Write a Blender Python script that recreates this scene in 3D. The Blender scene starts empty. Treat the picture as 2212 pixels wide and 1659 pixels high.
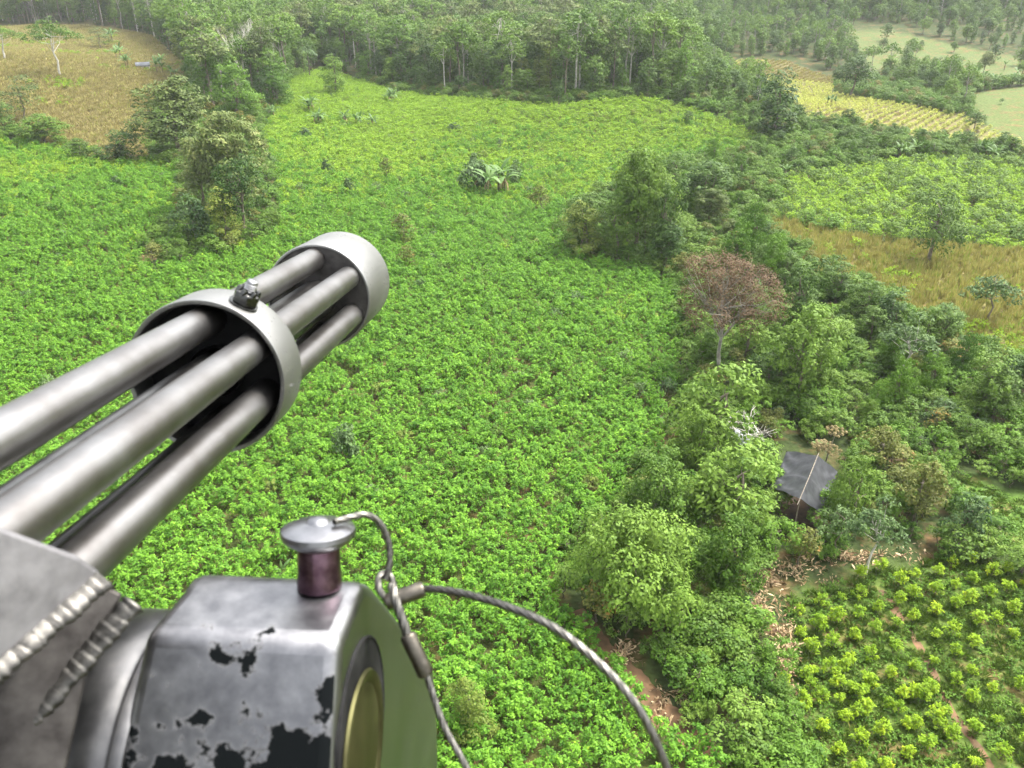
import bpy, math, random
import numpy as np
from mathutils import Vector, Matrix

R = math.radians
sc = bpy.context.scene

# ------------------------------------------------------------------ camera
CAM_H, PITCH, FPX, CX, CY = 35.0, 28.0, 1789.0, 1106.0, 829.5
cam_d = bpy.data.cameras.new('camera')
cam = bpy.data.objects.new('camera', cam_d)
sc.collection.objects.link(cam)
cam.location = (0, 0, CAM_H)
cam.rotation_euler = (R(90 - PITCH), 0, 0)
cam_d.sensor_width = 36
cam_d.lens = 36 * FPX / 2212
cam_d.clip_start = 0.01
cam_d.clip_end = 6000
cam_d.dof.use_dof = True
cam_d.dof.focus_distance = 2.6
cam_d.dof.aperture_fstop = 22
sc.camera = cam

# ------------------------------------------------------------------ sky, sun, exposure
SUN_EL, SUN_AZ = 58.0, 60.0          # azimuth clockwise from +Y (the way the camera looks)
world = bpy.data.worlds.new('World'); sc.world = world; world.use_nodes = True
wn = world.node_tree.nodes; wl = world.node_tree.links
bg = wn['Background']
sky = wn.new('ShaderNodeTexSky'); sky.sky_type = 'NISHITA'; sky.sun_disc = False
sky.sun_elevation = R(SUN_EL); sky.sun_rotation = R(SUN_AZ)
sky.air_density = 1.5; sky.dust_density = 6.0; sky.ozone_density = 1.0
hs = wn.new('ShaderNodeHueSaturation'); hs.inputs['Saturation'].default_value = 0.25
wl.new(sky.outputs[0], hs.inputs['Color']); wl.new(hs.outputs[0], bg.inputs['Color'])
bg.inputs['Strength'].default_value = 0.125
sun_d = bpy.data.lights.new('sun', 'SUN'); sun_d.energy = 1.5; sun_d.angle = R(14); sun_d.color = (1, .965, .9)
sun = bpy.data.objects.new('sun', sun_d); sc.collection.objects.link(sun)
sd = Vector((math.sin(R(SUN_AZ)) * math.cos(R(SUN_EL)), math.cos(R(SUN_AZ)) * math.cos(R(SUN_EL)), math.sin(R(SUN_EL))))
sun.rotation_euler = sd.to_track_quat('Z', 'Y').to_euler()
sun.location = (0, 0, 120)
vs = sc.view_settings
vs.view_transform = 'Standard'; vs.look = 'None'; vs.gamma = 1; vs.use_curve_mapping = False
vs.exposure = 2.25
cy = sc.cycles
cy.use_denoising = True
cy.max_bounces = 7; cy.diffuse_bounces = 3; cy.glossy_bounces = 4; cy.transmission_bounces = 4; cy.volume_bounces = 1
cy.transparent_max_bounces = 4
cy.use_adaptive_sampling = True; cy.adaptive_threshold = 0.02

# ------------------------------------------------------------------ geometry of the view
SP, CP = math.sin(R(PITCH)), math.cos(R(PITCH))
def ray(px, py):
    a = (px - CX) / FPX; b = (CY - py) / FPX
    return Vector((a, CP + b * SP, -SP + b * CP))          # depth 1 along the view axis
def cam_pt(px, py, depth):
    return Vector((0, 0, CAM_H)) + ray(px, py) * depth
def project(x, y, z):
    dz = z - CAM_H
    d = y * CP - dz * SP; v = y * SP + dz * CP
    return CX + FPX * x / d, CY - FPX * v / d, d

def hgt(x, y):
    x = np.asarray(x, float); y = np.asarray(y, float)
    g = lambda cx, cy, sx, sy, a: a * np.exp(-((x - cx) / sx) ** 2 - ((y - cy) / sy) ** 2)
    h = g(-150, 225, 75, 85, 9.5)
    h = h + g(42, 196, 48, 26, 3.6) + g(-30, 232, 34, 30, 1.5)
    h = h + g(20, 275, 130, 45, -5.0)
    h = h + g(150, 215, 60, 50, 2.5)
    h = h + g(260, 420, 150, 130, 9) + g(-60, 520, 260, 140, 16)
    h = h + 1.1 * np.sin(x * .045 + 1.0) * np.sin(y * .036 + .4) * np.clip((y - 60) / 60, 0, 1)
    r = np.sqrt(x * x + y * y)
    h = h + np.clip((r - 620) / 900, 0, 1) ** 1.5 * 70
    return h

def ground_at(px, py, extra=0.0):
    r = ray(px, py)
    t, p = 12.0, None
    while t < 2400:
        x, y, z = r.x * t, r.y * t, CAM_H + r.z * t
        d = z - float(hgt(x, y)) - extra
        if d < 0:
            lo, hi = t - max(.5, t * .01), t
            for _ in range(24):
                m = (lo + hi) / 2
                if CAM_H + r.z * m - float(hgt(r.x * m, r.y * m)) - extra < 0: hi = m
                else: lo = m
            return Vector((r.x * hi, r.y * hi, CAM_H + r.z * hi - extra))
        t += max(.5, t * .01)
    t = 900.0
    return Vector((r.x * t, r.y * t, float(hgt(r.x * t, r.y * t))))

def poly(pts): return np.array([ground_at(*p)[:2] for p in pts])
def inside(pg, x, y):
    x = np.asarray(x, float); y = np.asarray(y, float)
    c = np.zeros(x.shape, bool); n = len(pg)
    for i in range(n):
        x1, y1 = pg[i]; x2, y2 = pg[(i + 1) % n]
        if y1 == y2: continue
        k = ((y1 > y) != (y2 > y)) & (x < (x2 - x1) * (y - y1) / (y2 - y1) + x1)
        c ^= k
    return c
def in_view(x, y, z, m=260, top=140):
    px, py, d = project(x, y, z)
    return (d > 5) & (px > -m) & (px < 2212 + m) & (py > -top) & (py < 1659 + 320)

# ------------------------------------------------------------------ tags, linking
col = sc.collection
def tag(o, label=None, cat=None, group=None, kind=None):
    if label: o['label'] = label
    if cat: o['category'] = cat
    if group: o['group'] = group
    if kind: o['kind'] = kind
    return o
def link(name, me, parent=None):
    o = bpy.data.objects.new(name, me); col.objects.link(o)
    if parent: o.parent = parent
    return o
def empty(name, loc=(0, 0, 0)):
    o = bpy.data.objects.new(name, None); col.objects.link(o); o.location = loc
    o.empty_display_size = .2
    return o

def mesh_np(name, V, F, mats, smooth=False, mi=None, attr=None):
    """V (n,3), F list of arrays (m,k) or one array"""
    me = bpy.data.meshes.new(name)
    V = np.asarray(V, np.float32)
    Fs = F if isinstance(F, list) else [F]
    Fs = [np.asarray(f, np.int32) for f in Fs if len(f)]
    me.vertices.add(len(V)); me.vertices.foreach_set('co', V.ravel())
    loops = np.concatenate([f.ravel() for f in Fs])
    tot = np.concatenate([np.full(len(f), f.shape[1], np.int32) for f in Fs])
    st = np.concatenate([[0], np.cumsum(tot)[:-1]]).astype(np.int32)
    me.loops.add(len(loops)); me.loops.foreach_set('vertex_index', loops)
    me.polygons.add(len(tot)); me.polygons.foreach_set('loop_start', st); me.polygons.foreach_set('loop_total', tot)
    if mi is not None: me.polygons.foreach_set('material_index', np.asarray(mi, np.int32))
    if smooth: me.polygons.foreach_set('use_smooth', np.ones(len(tot), bool))
    me.update(calc_edges=True); me.validate()
    for m in (mats if isinstance(mats, (list, tuple)) else [mats]): me.materials.append(m)
    if attr is not None:
        a = me.attributes.new('tint', 'FLOAT', 'POINT'); a.data.foreach_set('value', np.asarray(attr, np.float32))
    return me

# ------------------------------------------------------------------ materials
def new_mat(name):
    m = bpy.data.materials.new(name); m.use_nodes = True
    nt = m.node_tree
    return m, nt, nt.nodes, nt.links, nt.nodes['Principled BSDF']
def rgba(c): return (c[0], c[1], c[2], 1)

def foliage(name, dark, light, accent=None, accent_amt=0.0, transl=.28, rough=.55, spec=.25, rnd=.55):
    m, nt, N, L, P = new_mat(name)
    a = N.new('ShaderNodeAttribute'); a.attribute_name = 'tint'
    oi = N.new('ShaderNodeObjectInfo')
    mx = N.new('ShaderNodeMath'); mx.operation = 'MULTIPLY_ADD'; mx.inputs[1].default_value = rnd; mx.inputs[2].default_value = -rnd / 2
    L.new(oi.outputs['Random'], mx.inputs[0])
    ad = N.new('ShaderNodeMath'); ad.operation = 'ADD'; ad.use_clamp = True
    L.new(a.outputs['Fac'], ad.inputs[0]); L.new(mx.outputs[0], ad.inputs[1])
    cr = N.new('ShaderNodeValToRGB'); e = cr.color_ramp.elements
    e[0].position = .05; e[0].color = rgba(dark); e[1].position = .95; e[1].color = rgba(light)
    if accent:
        e[1].position = max(.4, 1 - accent_amt); n = e.new(min(1, 1 - accent_amt + .06)); n.color = rgba(accent)
    L.new(ad.outputs[0], cr.inputs[0])
    L.new(cr.outputs[0], P.inputs['Base Color'])
    P.inputs['Roughness'].default_value = rough; P.inputs['Specular IOR Level'].default_value = spec
    tr = N.new('ShaderNodeBsdfTranslucent'); L.new(cr.outputs[0], tr.inputs['Color'])
    ms = N.new('ShaderNodeMixShader'); ms.inputs[0].default_value = transl
    L.new(P.outputs[0], ms.inputs[1]); L.new(tr.outputs[0], ms.inputs[2])
    L.new(ms.outputs[0], N['Material Output'].inputs['Surface'])
    return m

def plain(name, c1, c2, scale=4.0, rough=.8, metal=0.0, spec=.3, bump=0.0, detail=6.0, lo=.35, hi=.65, rvar=0.0, coord='Object'):
    m, nt, N, L, P = new_mat(name)
    tc = N.new('ShaderNodeTexCoord'); no = N.new('ShaderNodeTexNoise')
    no.inputs['Scale'].default_value = scale; no.inputs['Detail'].default_value = detail
    L.new(tc.outputs[coord], no.inputs['Vector'])
    cr = N.new('ShaderNodeValToRGB'); e = cr.color_ramp.elements
    e[0].position = lo; e[0].color = rgba(c1); e[1].position = hi; e[1].color = rgba(c2)
    L.new(no.outputs['Fac'], cr.inputs[0]); L.new(cr.outputs[0], P.inputs['Base Color'])
    P.inputs['Roughness'].default_value = rough; P.inputs['Metallic'].default_value = metal
    P.inputs['Specular IOR Level'].default_value = spec
    if rvar:
        mr = N.new('ShaderNodeMapRange'); mr.inputs['To Min'].default_value = rough - rvar; mr.inputs['To Max'].default_value = rough + rvar
        L.new(no.outputs['Fac'], mr.inputs['Value']); L.new(mr.outputs[0], P.inputs['Roughness'])
    if bump:
        b = N.new('ShaderNodeBump'); b.inputs['Strength'].default_value = bump; b.inputs['Distance'].default_value = .02
        L.new(no.outputs['Fac'], b.inputs['Height']); L.new(b.outputs[0], P.inputs['Normal'])
    return m

M = {}
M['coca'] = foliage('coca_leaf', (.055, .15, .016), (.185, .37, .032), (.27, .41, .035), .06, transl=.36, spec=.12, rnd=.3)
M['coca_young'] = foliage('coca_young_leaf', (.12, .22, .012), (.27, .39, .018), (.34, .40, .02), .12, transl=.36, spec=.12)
M['coca_far'] = foliage('coca_lime_leaf', (.10, .195, .016), (.265, .41, .03), (.32, .42, .03), .07, transl=.36, spec=.12, rnd=.35)  # limer green leaf, for the far field and the right-hand plot
M['yellow_crop'] = foliage('yellow_crop_leaf', (.27, .31, .05), (.42, .44, .09), transl=.3, spec=.1)
M['dry_crop'] = foliage('dry_crop_blade', (.2, .19, .05), (.38, .35, .11), (.2, .28, .04), .28, transl=.25, spec=.08)
M['dry_grass'] = foliage('dry_grass_blade', (.18, .158, .06), (.33, .285, .115), (.25, .28, .06), .24, transl=.25, spec=.08)
M['grass'] = foliage('grass_blade', (.055, .10, .016), (.115, .175, .028), (.2, .18, .06), .06, transl=.3, spec=.08)
M['dark'] = foliage('leaf_dark', (.03, .068, .013), (.096, .162, .028), transl=.2, spec=.14)
M['mid'] = foliage('leaf_mid', (.052, .108, .014), (.145, .232, .034), transl=.25, spec=.14)
M['light'] = foliage('leaf_light', (.058, .12, .015), (.155, .25, .036), transl=.28, spec=.14)
M['olive'] = foliage('leaf_olive', (.048, .08, .018), (.145, .185, .05), (.2, .22, .07), .1, transl=.2, spec=.14)
M['blue'] = foliage('leaf_bluish', (.04, .08, .026), (.12, .185, .06), transl=.22, spec=.14)
M['yellow'] = foliage('leaf_yellowish', (.08, .125, .02), (.185, .235, .04), (.25, .25, .05), .12, transl=.28, spec=.14)
M['rust'] = foliage('leaf_rusty', (.08, .10, .022), (.16, .17, .04), (.27, .16, .045), .16, transl=.25, spec=.14)
M['vine'] = foliage('leaf_vine', (.045, .105, .012), (.13, .24, .028), transl=.3, spec=.14)
M['brown'] = foliage('leaf_withered', (.08, .05, .028), (.16, .108, .06), (.12, .13, .05), .06, transl=.15, spec=.08)
M['umbel'] = foliage('flower_tan', (.2, .16, .07), (.36, .29, .15), transl=.2, spec=.1)
M['banana'] = foliage('leaf_banana', (.05, .105, .025), (.125, .21, .055), transl=.3, rough=.5, spec=.2)
M['litter'] = foliage('leaf_litter', (.2, .13, .065), (.48, .37, .22), (.12, .07, .04), .3, transl=.15, spec=.1)
M['bark'] = plain('bark_brown', (.09, .07, .05), (.2, .17, .13), 3, .9)
M['bark_pale'] = plain('bark_pale', (.3, .28, .24), (.6, .57, .5), 2.5, .85)
M['bark_mid'] = plain('bark_grey', (.17, .155, .13), (.34, .32, .28), 2.5, .9)
M['stem'] = plain('stem_green', (.12, .12, .05), (.25, .2, .1), 4, .7)
M['earth'] = plain('earth_red', (.075, .05, .025), (.17, .095, .05), 1.2, .95, bump=.4)
M['floor'] = plain('earth_trodden', (.03, .022, .013), (.075, .048, .028), 1.5, .95)
M['tarp'] = plain('tarp_black', (.02, .021, .024), (.045, .047, .052), 2.2, .5, spec=.35)
M['sheet'] = plain('plastic_sheet', (.3, .32, .36), (.55, .57, .62), 3, .35, spec=.5)
M['pole'] = plain('pole_wood', (.08, .068, .05), (.24, .21, .165), 7, .8)
M['tin'] = plain('roof_tin', (.05, .055, .065), (.10, .108, .12), .8, .7)
M['wallw'] = plain('wall_pale', (.3, .29, .27), (.45, .44, .41), .8, .9)

# ------------------------------------------------------------------ field outlines (points on the ground)
MAIN = poly([(-300, 300), (0, 303), (60, 312), (150, 335), (205, 352), (330, 352), (385, 372), (375, 470), (300, 545), (335, 590), (520, 545), (600, 500),
             (600, 400), (570, 300), (585, 250), (640, 172), (700, 150), (780, 180), (860, 205), (1000, 219), (1100, 227), (1200, 234), (1290, 224), (1380, 216), (1480, 234),
             (1560, 264), (1640, 300), (1590, 345), (1500, 345), (1450, 360), (1290, 420), (1215, 490), (1215, 545), (1290, 565), (1400, 595), (1455, 630),
             (1470, 720), (1460, 830), (1445, 930), (1440, 1000), (1345, 1070), (1330, 1140), (1210, 1190), (1195, 1260), (1240, 1350), (1330, 1430),
             (1420, 1540), (1490, 1610), (1580, 1690), (1700, 1900), (1700, 2300), (-900, 2300), (-600, 1000)])
YOUNG = poly([(1690, 1300), (1760, 1272), (1900, 1232), (2070, 1198), (2212, 1222), (2600, 1240), (2800, 2200), (1850, 2200), (1745, 1700), (1715, 1560), (1690, 1480), (1722, 1400)])
DRYC = poly([(1650, 470), (1780, 497), (1900, 522), (2060, 532), (2212, 547), (2420, 565), (2420, 880), (2212, 800), (2100, 750), (2000, 700), (1900, 640), (1780, 610), (1740, 550), (1660, 512)])
FR = poly([(1690, 385), (1800, 368), (2000, 345), (2212, 350), (2420, 350), (2420, 562), (2212, 545), (2060, 530), (1900, 520), (1780, 495), (1650, 470), (1680, 430)])
YEL = poly([(1560, 140), (1600, 131), (1700, 132), (1800, 170), (1800, 203), (1900, 220), (2090, 255), (2212, 312), (2320, 340), (2212, 332), (2000, 305), (1930, 297), (1850, 275), (1730, 262), (1690, 220), (1640, 175)])
PAST = poly([(2092, 205), (2212, 185), (2420, 185), (2420, 345), (2212, 312), (2098, 257)])
PAST2 = poly([(1800, 62), (1900, 60), (2212, 125), (2420, 160), (2420, 185), (2212, 183), (2095, 175), (1990, 132), (1880, 152), (1860, 112)])
DRYL = poly([(-300, 62), (0, 60), (60, 55), (180, 55), (330, 80), (400, 140), (412, 200), (345, 215), (322, 300), (330, 348), (205, 348), (150, 325), (60, 296), (0, 290), (-300, 285)])
FOREST = poly([(-400, -20), (-400, 58), (180, 52), (330, 78), (405, 140), (418, 215), (450, 250), (540, 262), (600, 228), (640, 166), (700, 142), (780, 174), (860, 199), (1000, 213), (1100, 221),
               (1200, 229), (1290, 219), (1380, 211), (1480, 228), (1560, 258), (1640, 294), (1685, 262), (1640, 178), (1556, 148), (1556, 130), (1640, 120), (1750, 125), (1800, 165),
               (1860, 170), (1990, 200), (2082, 235), (2090, 205), (2090, 175), (1990, 130), (1870, 150), (1850, 110), (1800, 60), (1900, 52), (2212, 120), (2600, 140), (2600, -20)])
SLOPE = poly([(2040, 1010), (2110, 1030), (2212, 1080), (2420, 1130), (2420, 1240), (2212, 1215), (2100, 1150)])
ZONES = [(MAIN, (.06, .075, .02)), (YOUNG, (.07, .105, .022)), (DRYC, (.13, .115, .04)), (FR, (.06, .10, .025)), (YEL, (.13, .12, .05)), (PAST, (.075, .10, .03)),
         (PAST2, (.075, .1, .032)), (DRYL, (.14, .115, .045)), (SLOPE, (.09, .16, .03))]

# ------------------------------------------------------------------ ground: one sheet to the horizon
def axis(lim, fine, n_out, far):
    a = np.arange(-lim, lim + .01, fine)
    g = lim + (far - lim) * (np.linspace(0, 1, n_out + 1)[1:] ** 2)
    return np.concatenate([-g[::-1], a, g])
gx = axis(200, 2.0, 40, 3500)
gy = np.concatenate([np.array([-3500, -2000, -900, -400, -150, -60, -20]), np.arange(0, 330, 2.0), 330 + (3600 - 330) * np.linspace(0, 1, 50) ** 2])
XX, YY = np.meshgrid(gx, gy)
ZZ = hgt(XX, YY)
nx, ny = len(gx), len(gy)
idx = np.arange(nx * ny).reshape(ny, nx)
F = np.stack([idx[:-1, :-1], idx[:-1, 1:], idx[1:, 1:], idx[1:, :-1]], -1).reshape(-1, 4)
GM, nt, N, L, P = new_mat('ground_soil')
at = N.new('ShaderNodeAttribute'); at.attribute_name = 'cover'
tc = N.new('ShaderNodeTexCoord')
n1 = N.new('ShaderNodeTexNoise'); n1.inputs['Scale'].default_value = .35; n1.inputs['Detail'].default_value = 8; n1.inputs['Roughness'].default_value = .65
n2 = N.new('ShaderNodeTexNoise'); n2.inputs['Scale'].default_value = 2.2; n2.inputs['Detail'].default_value = 6
L.new(tc.outputs['Object'], n1.inputs['Vector']); L.new(tc.outputs['Object'], n2.inputs['Vector'])
cr = N.new('ShaderNodeValToRGB'); cr.color_ramp.elements[0].position = .5; cr.color_ramp.elements[1].position = .68
cr.color_ramp.elements[0].color = (0, 0, 0, 1); cr.color_ramp.elements[1].color = (.75, .75, .75, 1)
L.new(n1.outputs['Fac'], cr.inputs[0])
mx = N.new('ShaderNodeMix'); mx.data_type = 'RGBA'; mx.inputs[7].default_value = (.15, .082, .042, 1)
L.new(cr.outputs[0], mx.inputs[0]); L.new(at.outputs['Color'], mx.inputs[6])
br = N.new('ShaderNodeMapRange'); br.inputs['From Min'].default_value = .3; br.inputs['From Max'].default_value = .7; br.inputs['To Min'].default_value = .6; br.inputs['To Max'].default_value = 1.35
L.new(n2.outputs['Fac'], br.inputs['Value'])
vm = N.new('ShaderNodeVectorMath'); vm.operation = 'SCALE'; L.new(mx.outputs[2], vm.inputs[0]); L.new(br.outputs[0], vm.inputs['Scale'])
L.new(vm.outputs[0], P.inputs['Base Color']); P.inputs['Roughness'].default_value = .95; P.inputs['Specular IOR Level'].default_value = .1
bp = N.new('ShaderNodeBump'); bp.inputs['Strength'].default_value = .5; bp.inputs['Distance'].default_value = .15
L.new(n2.outputs['Fac'], bp.inputs['Height']); L.new(bp.outputs[0], P.inputs['Normal'])
me = mesh_np('ground', np.stack([XX, YY, ZZ], -1).reshape(-1, 3), F, GM, smooth=True)
ca = np.zeros((nx * ny, 4), np.float32); ca[:] = (.035, .05, .016, 1)
for pg, c in ZONES: ca[inside(pg, XX.ravel(), YY.ravel()), :3] = c
a = me.attributes.new('cover', 'FLOAT_COLOR', 'POINT'); a.data.foreach_set('color', ca.ravel())
tag(link('ground', me), 'rolling reddish soil and grass under the fields', kind='structure')

# ------------------------------------------------------------------ plant mesh library
def unit(v): return v / np.maximum(np.linalg.norm(v, axis=-1, keepdims=True), 1e-9)
def rdir(rng, n): return unit(rng.normal(size=(n, 3)))
def leaf_quads(p, nrm, length, width, rng, droop=None):
    """rhombic leaves: base at p, lying across nrm"""
    n = len(p)
    t = unit(np.cross(nrm, rdir(rng, n)))
    if droop is not None: t = unit(t + np.array([0, 0, -1.0]) * droop)
    s = unit(np.cross(nrm, t))
    nn = np.cross(t, s)
    l = np.asarray(length).reshape(-1, 1) * np.ones((n, 1)); w = np.asarray(width).reshape(-1, 1) * np.ones((n, 1))
    mid = p + t * l * .5
    V = np.stack([p, mid + s * w * .5 - nn * w * .15, p + t * l - nn * l * .12, mid - s * w * .5 - nn * w * .15], 1)
    return V.reshape(-1, 3), np.arange(4 * n).reshape(n, 4)

def tube(pts, rad, k=6, cap=False):
    pts = np.asarray(pts, float); n = len(pts); rad = np.asarray(rad, float) * np.ones(n)
    tan = unit(np.gradient(pts, axis=0))
    ref = np.array([0, 0, 1.0]) if abs(tan[0][2]) < .9 else np.array([1.0, 0, 0])
    u = unit(np.cross(tan[0], ref)); V = []
    for i in range(n):
        u = unit(u - tan[i] * np.dot(u, tan[i])); v = np.cross(tan[i], u)
        a = np.arange(k) * 2 * math.pi / k
        V.append(pts[i] + rad[i] * (np.cos(a)[:, None] * u + np.sin(a)[:, None] * v))
    V = np.concatenate(V)
    i0 = np.arange(n - 1)[:, None] * k; j = np.arange(k)[None]
    F = np.stack([i0 + j, i0 + (j + 1) % k, i0 + k + (j + 1) % k, i0 + k + j], -1).reshape(-1, 4)
    return V, F
class MB:
    def __init__(s): s.V = []; s.F = {}; s.n = 0; s.T = []; s.order = []
    def add(s, V, F, mi=0, tint=.5):
        F = np.asarray(F); 
        s.order.append((F + s.n, mi)); s.V.append(np.asarray(V, float)); s.n += len(V)
        s.T.append(np.ones(len(V)) * tint if np.isscalar(tint) else np.asarray(tint, float))
        return s
    def mesh(s, name, mats, smooth=False):
        ks = {}
        for F, mi in s.order: ks.setdefault((F.shape[1], mi), []).append(F)
        Fs = [np.concatenate(v) for v in ks.values()]
        mi = np.concatenate([np.full(len(f), k[1]) for k, f in zip(ks.keys(), Fs)])
        return mesh_np(name, np.concatenate(s.V), Fs, mats, smooth, mi, np.concatenate(s.T))

def coca_mesh(seed, mat, shoots=15, per=20, r=.62, h=1.25, leaf=.17, stems=True, lean=1.0):
    rng = np.random.default_rng(seed); b = MB()
    for i in range(shoots):
        a = i * 2.399 + rng.uniform(0, .5); q = math.sqrt((i + .6) / shoots) * r * rng.uniform(.8, 1.12) * lean
        top = np.array([q * math.cos(a), q * math.sin(a), h * (1 - .5 * (q / r) ** 2) * rng.uniform(.8, 1.12)])
        base = np.array([top[0] * .12, top[1] * .12, 0.0])
        bend = (base + top) / 2 + np.array([top[0] * .25, top[1] * .25, 0])
        if stems and i % 2 == 0:
            V, F = tube([base, bend, top], [.02, .014, .006], 3); b.add(V, F, 1, .5)
        t = np.where(rng.random(per) < .72, rng.uniform(.84, 1.0, per), rng.uniform(.4, .84, per))
        pts = (1 - t)[:, None] ** 2 * base + 2 * ((1 - t) * t)[:, None] * bend + (t ** 2)[:, None] * top
        out = rdir(rng, per); out[:, 2] = np.abs(out[:, 2]) * .8
        pts = pts + out * rng.uniform(.02, .13, (per, 1)) * (h / 1.2)
        nr = unit(out * .8 + np.array([0, 0, 1.0]) + rdir(rng, per) * .45)
        V, F = leaf_quads(pts, nr, leaf * rng.uniform(.7, 1.25, per), leaf * .56 * rng.uniform(.8, 1.2, per), rng)
        ti = np.clip(rng.normal(.45, .16) + rng.normal(0, .13, per), 0, 1)
        b.add(V, F, 0, np.repeat(ti, 4))
    return b.mesh('coca_bush', [mat, M['stem']])

def wisp_mesh(seed, mat, n=46, r=.5, h=1.0, w=.035):
    rng = np.random.default_rng(seed); b = MB()
    a = rng.uniform(0, 6.283, n); q = np.sqrt(rng.random(n)) * r
    base = np.stack([q * np.cos(a) * .4, q * np.sin(a) * .4, np.zeros(n)], 1)
    hh = h * rng.uniform(.55, 1.15, n)
    tip = np.stack([q * np.cos(a) * 1.15, q * np.sin(a) * 1.15, hh], 1)
    s = unit(np.cross(tip - base, rdir(rng, n)))
    mid = base * .45 + tip * .55
    ww = w * rng.uniform(.7, 1.6, (n, 1))
    V = np.stack([base, mid + s * ww, tip, mid - s * ww], 1).reshape(-1, 3)
    b.add(V, np.arange(4 * n).reshape(n, 4), 0, np.repeat(np.clip(rng.normal(.45, .2, n), 0, 1), 4))
    return b.mesh('dry_plant', [mat])

def clump_crown(b, lobes, rng, leaf, dens, clump=.34, aspect=.6, up=.45, fill=1.0, droop=None, mi=0, tint0=.45, tvar=.13, flat=1.0):
    """lobes: (cx,cy,cz,rx,ry,rz). every lobe carries clumps, every clump carries leaves"""
    for (cx, cy, cz, rx, ry, rz) in lobes:
        c = np.array([cx, cy, cz]); r = np.array([rx, ry, rz]); rm = (rx * ry * rz) ** (1 / 3)
        lt = rng.normal(tint0, .09)
        cr_ = rm * clump
        nc = max(5, int(3.0 * fill / clump ** 2 * .42))
        d = rdir(rng, nc); d[:, 2] = np.where(d[:, 2] < -.78, -d[:, 2], d[:, 2])
        C = c + d * r * rng.uniform(.72, 1.02, (nc, 1))
        for k in range(nc):
            s = cr_ * rng.uniform(.6, 1.35)
            m = max(8, int(dens * s * s / (leaf * leaf)))
            e = rdir(rng, m); e[:, 2] = np.where((e[:, 2] < -.2) & (rng.random(m) < .7), -e[:, 2], e[:, 2])
            p = C[k] + e * np.array([s, s, s * .75 * flat]) * rng.uniform(.55, 1.0, (m, 1))
            nr = unit(e + d[k] * .4 + np.array([0, 0, up]) + rdir(rng, m) * .45)
            V, F = leaf_quads(p, nr, leaf * rng.uniform(.7, 1.3, m), leaf * aspect * rng.uniform(.8, 1.2, m), rng, droop)
            ti = np.clip(lt + rng.normal(0, .08) + rng.normal(0, tvar, m), 0, 1)
            b.add(V, F, mi, np.repeat(ti, 4))

def limbs(b, trunk_top, lobes, rng, r0, mi=0, base=(0, 0, 0), k=6, wob=.25, twigs=0):
    base = np.array(base, float); top = np.array(trunk_top, float)
    n = 6; t = np.linspace(0, 1, n)
    pts = base + (top - base) * t[:, None] + np.concatenate([[[0, 0, 0]], rng.normal(0, wob * .5, (n - 2, 3)) * [1, 1, 0], [[0, 0, 0]]])
    V, F = tube(pts, r0 * (1.25 - .75 * t), k); b.add(V, F, mi, .5)
    for (cx, cy, cz, rx, ry, rz) in lobes:
        j = rng.integers(n // 2, n); s = pts[j]
        e = np.array([cx, cy, cz + rz * .2]); m = (s + e) / 2 + np.array([0, 0, -abs(e[2] - s[2]) * .12]) + rng.normal(0, .2, 3)
        V, F = tube([s, m, e], [r0 * .42, r0 * .26, r0 * .08], 5); b.add(V, F, mi, .5)
        for q in range(twigs):
            e2 = e + rdir(rng, 1)[0] * np.array([rx, ry, rz]) * .9
            V, F = tube([m, (m + e2) / 2 + rng.normal(0, .15, 3), e2], [r0 * .2, r0 * .12, r0 * .05], 4); b.add(V, F, mi, .5)

def lobes_round(rng, h, w, low=.25, n=8, flat=.75):
    L_ = []
    zc = h * (low + (1 - low) * .5); rz = h * (1 - low) * .5
    for i in range(n):
        d = rdir(rng, 1)[0]; k = rng.uniform(.45, .68)
        s = rng.uniform(.36, .52)
        L_.append((d[0] * w * .5 * k, d[1] * w * .5 * k, zc + d[2] * rz * k, w * .5 * s, w * .5 * s, max(rz * s, w * .5 * s * flat)))
    L_.append((0, 0, zc + rz * .45, w * .25, w * .25, rz * .5))
    return L_
def lobes_layer(rng, h, w, n=9, low=.6):
    L_ = []
    for i in range(n):
        a = i * 2.399 + rng.uniform(-.4, .4); q = w * .5 * math.sqrt((i + .3) / n) * .8
        z = h * (low + (1 - low) * (1 - .75 * (q / (w * .5))) * rng.uniform(.7, 1.0))
        s = w * rng.uniform(.13, .2)
        L_.append((q * math.cos(a), q * math.sin(a), z - s * .3, s, s, s * .5))
    return L_
def lobes_column(rng, h, w, n=9, low=.12):
    L_ = []
    for i in range(n):
        t = (i + .5) / n; a = rng.uniform(0, 6.28); q = w * .22 * rng.random()
        s = w * .5 * (.62 + .35 * math.sin(math.pi * min(1, t * 1.05))) * rng.uniform(.75, 1.05)
        L_.append((q * math.cos(a), q * math.sin(a), h * (low + (1 - low) * t) - s * .3, s, s, s * .9))
    return L_

PROTO = {}
def proto(key, seed, mat, shape, h, w, leaf, dens, bark='bark', r0=.16, trunk_to=.7, clump=.34, aspect=.6, droop=None, fill=1.7, up=.55, flat=1.0, twigs=0, tint0=.45, **kw):
    rng = np.random.default_rng(seed)
    L_ = {'round': lobes_round, 'layer': lobes_layer, 'column': lobes_column}[shape](rng, h, w, **kw)
    b = MB(); clump_crown(b, L_, rng, leaf, dens, clump, aspect, up, fill, droop, tint0=tint0, flat=flat)
    cm = b.mesh('crown_' + key, [M[mat]])
    t = MB(); limbs(t, (rng.normal(0, w * .04), rng.normal(0, w * .04), h * trunk_to), L_, rng, r0, twigs=twigs)
    tm = t.mesh('trunk_' + key, [M[bark]], smooth=True)
    PROTO[key] = (tm, cm, h, w)

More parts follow.
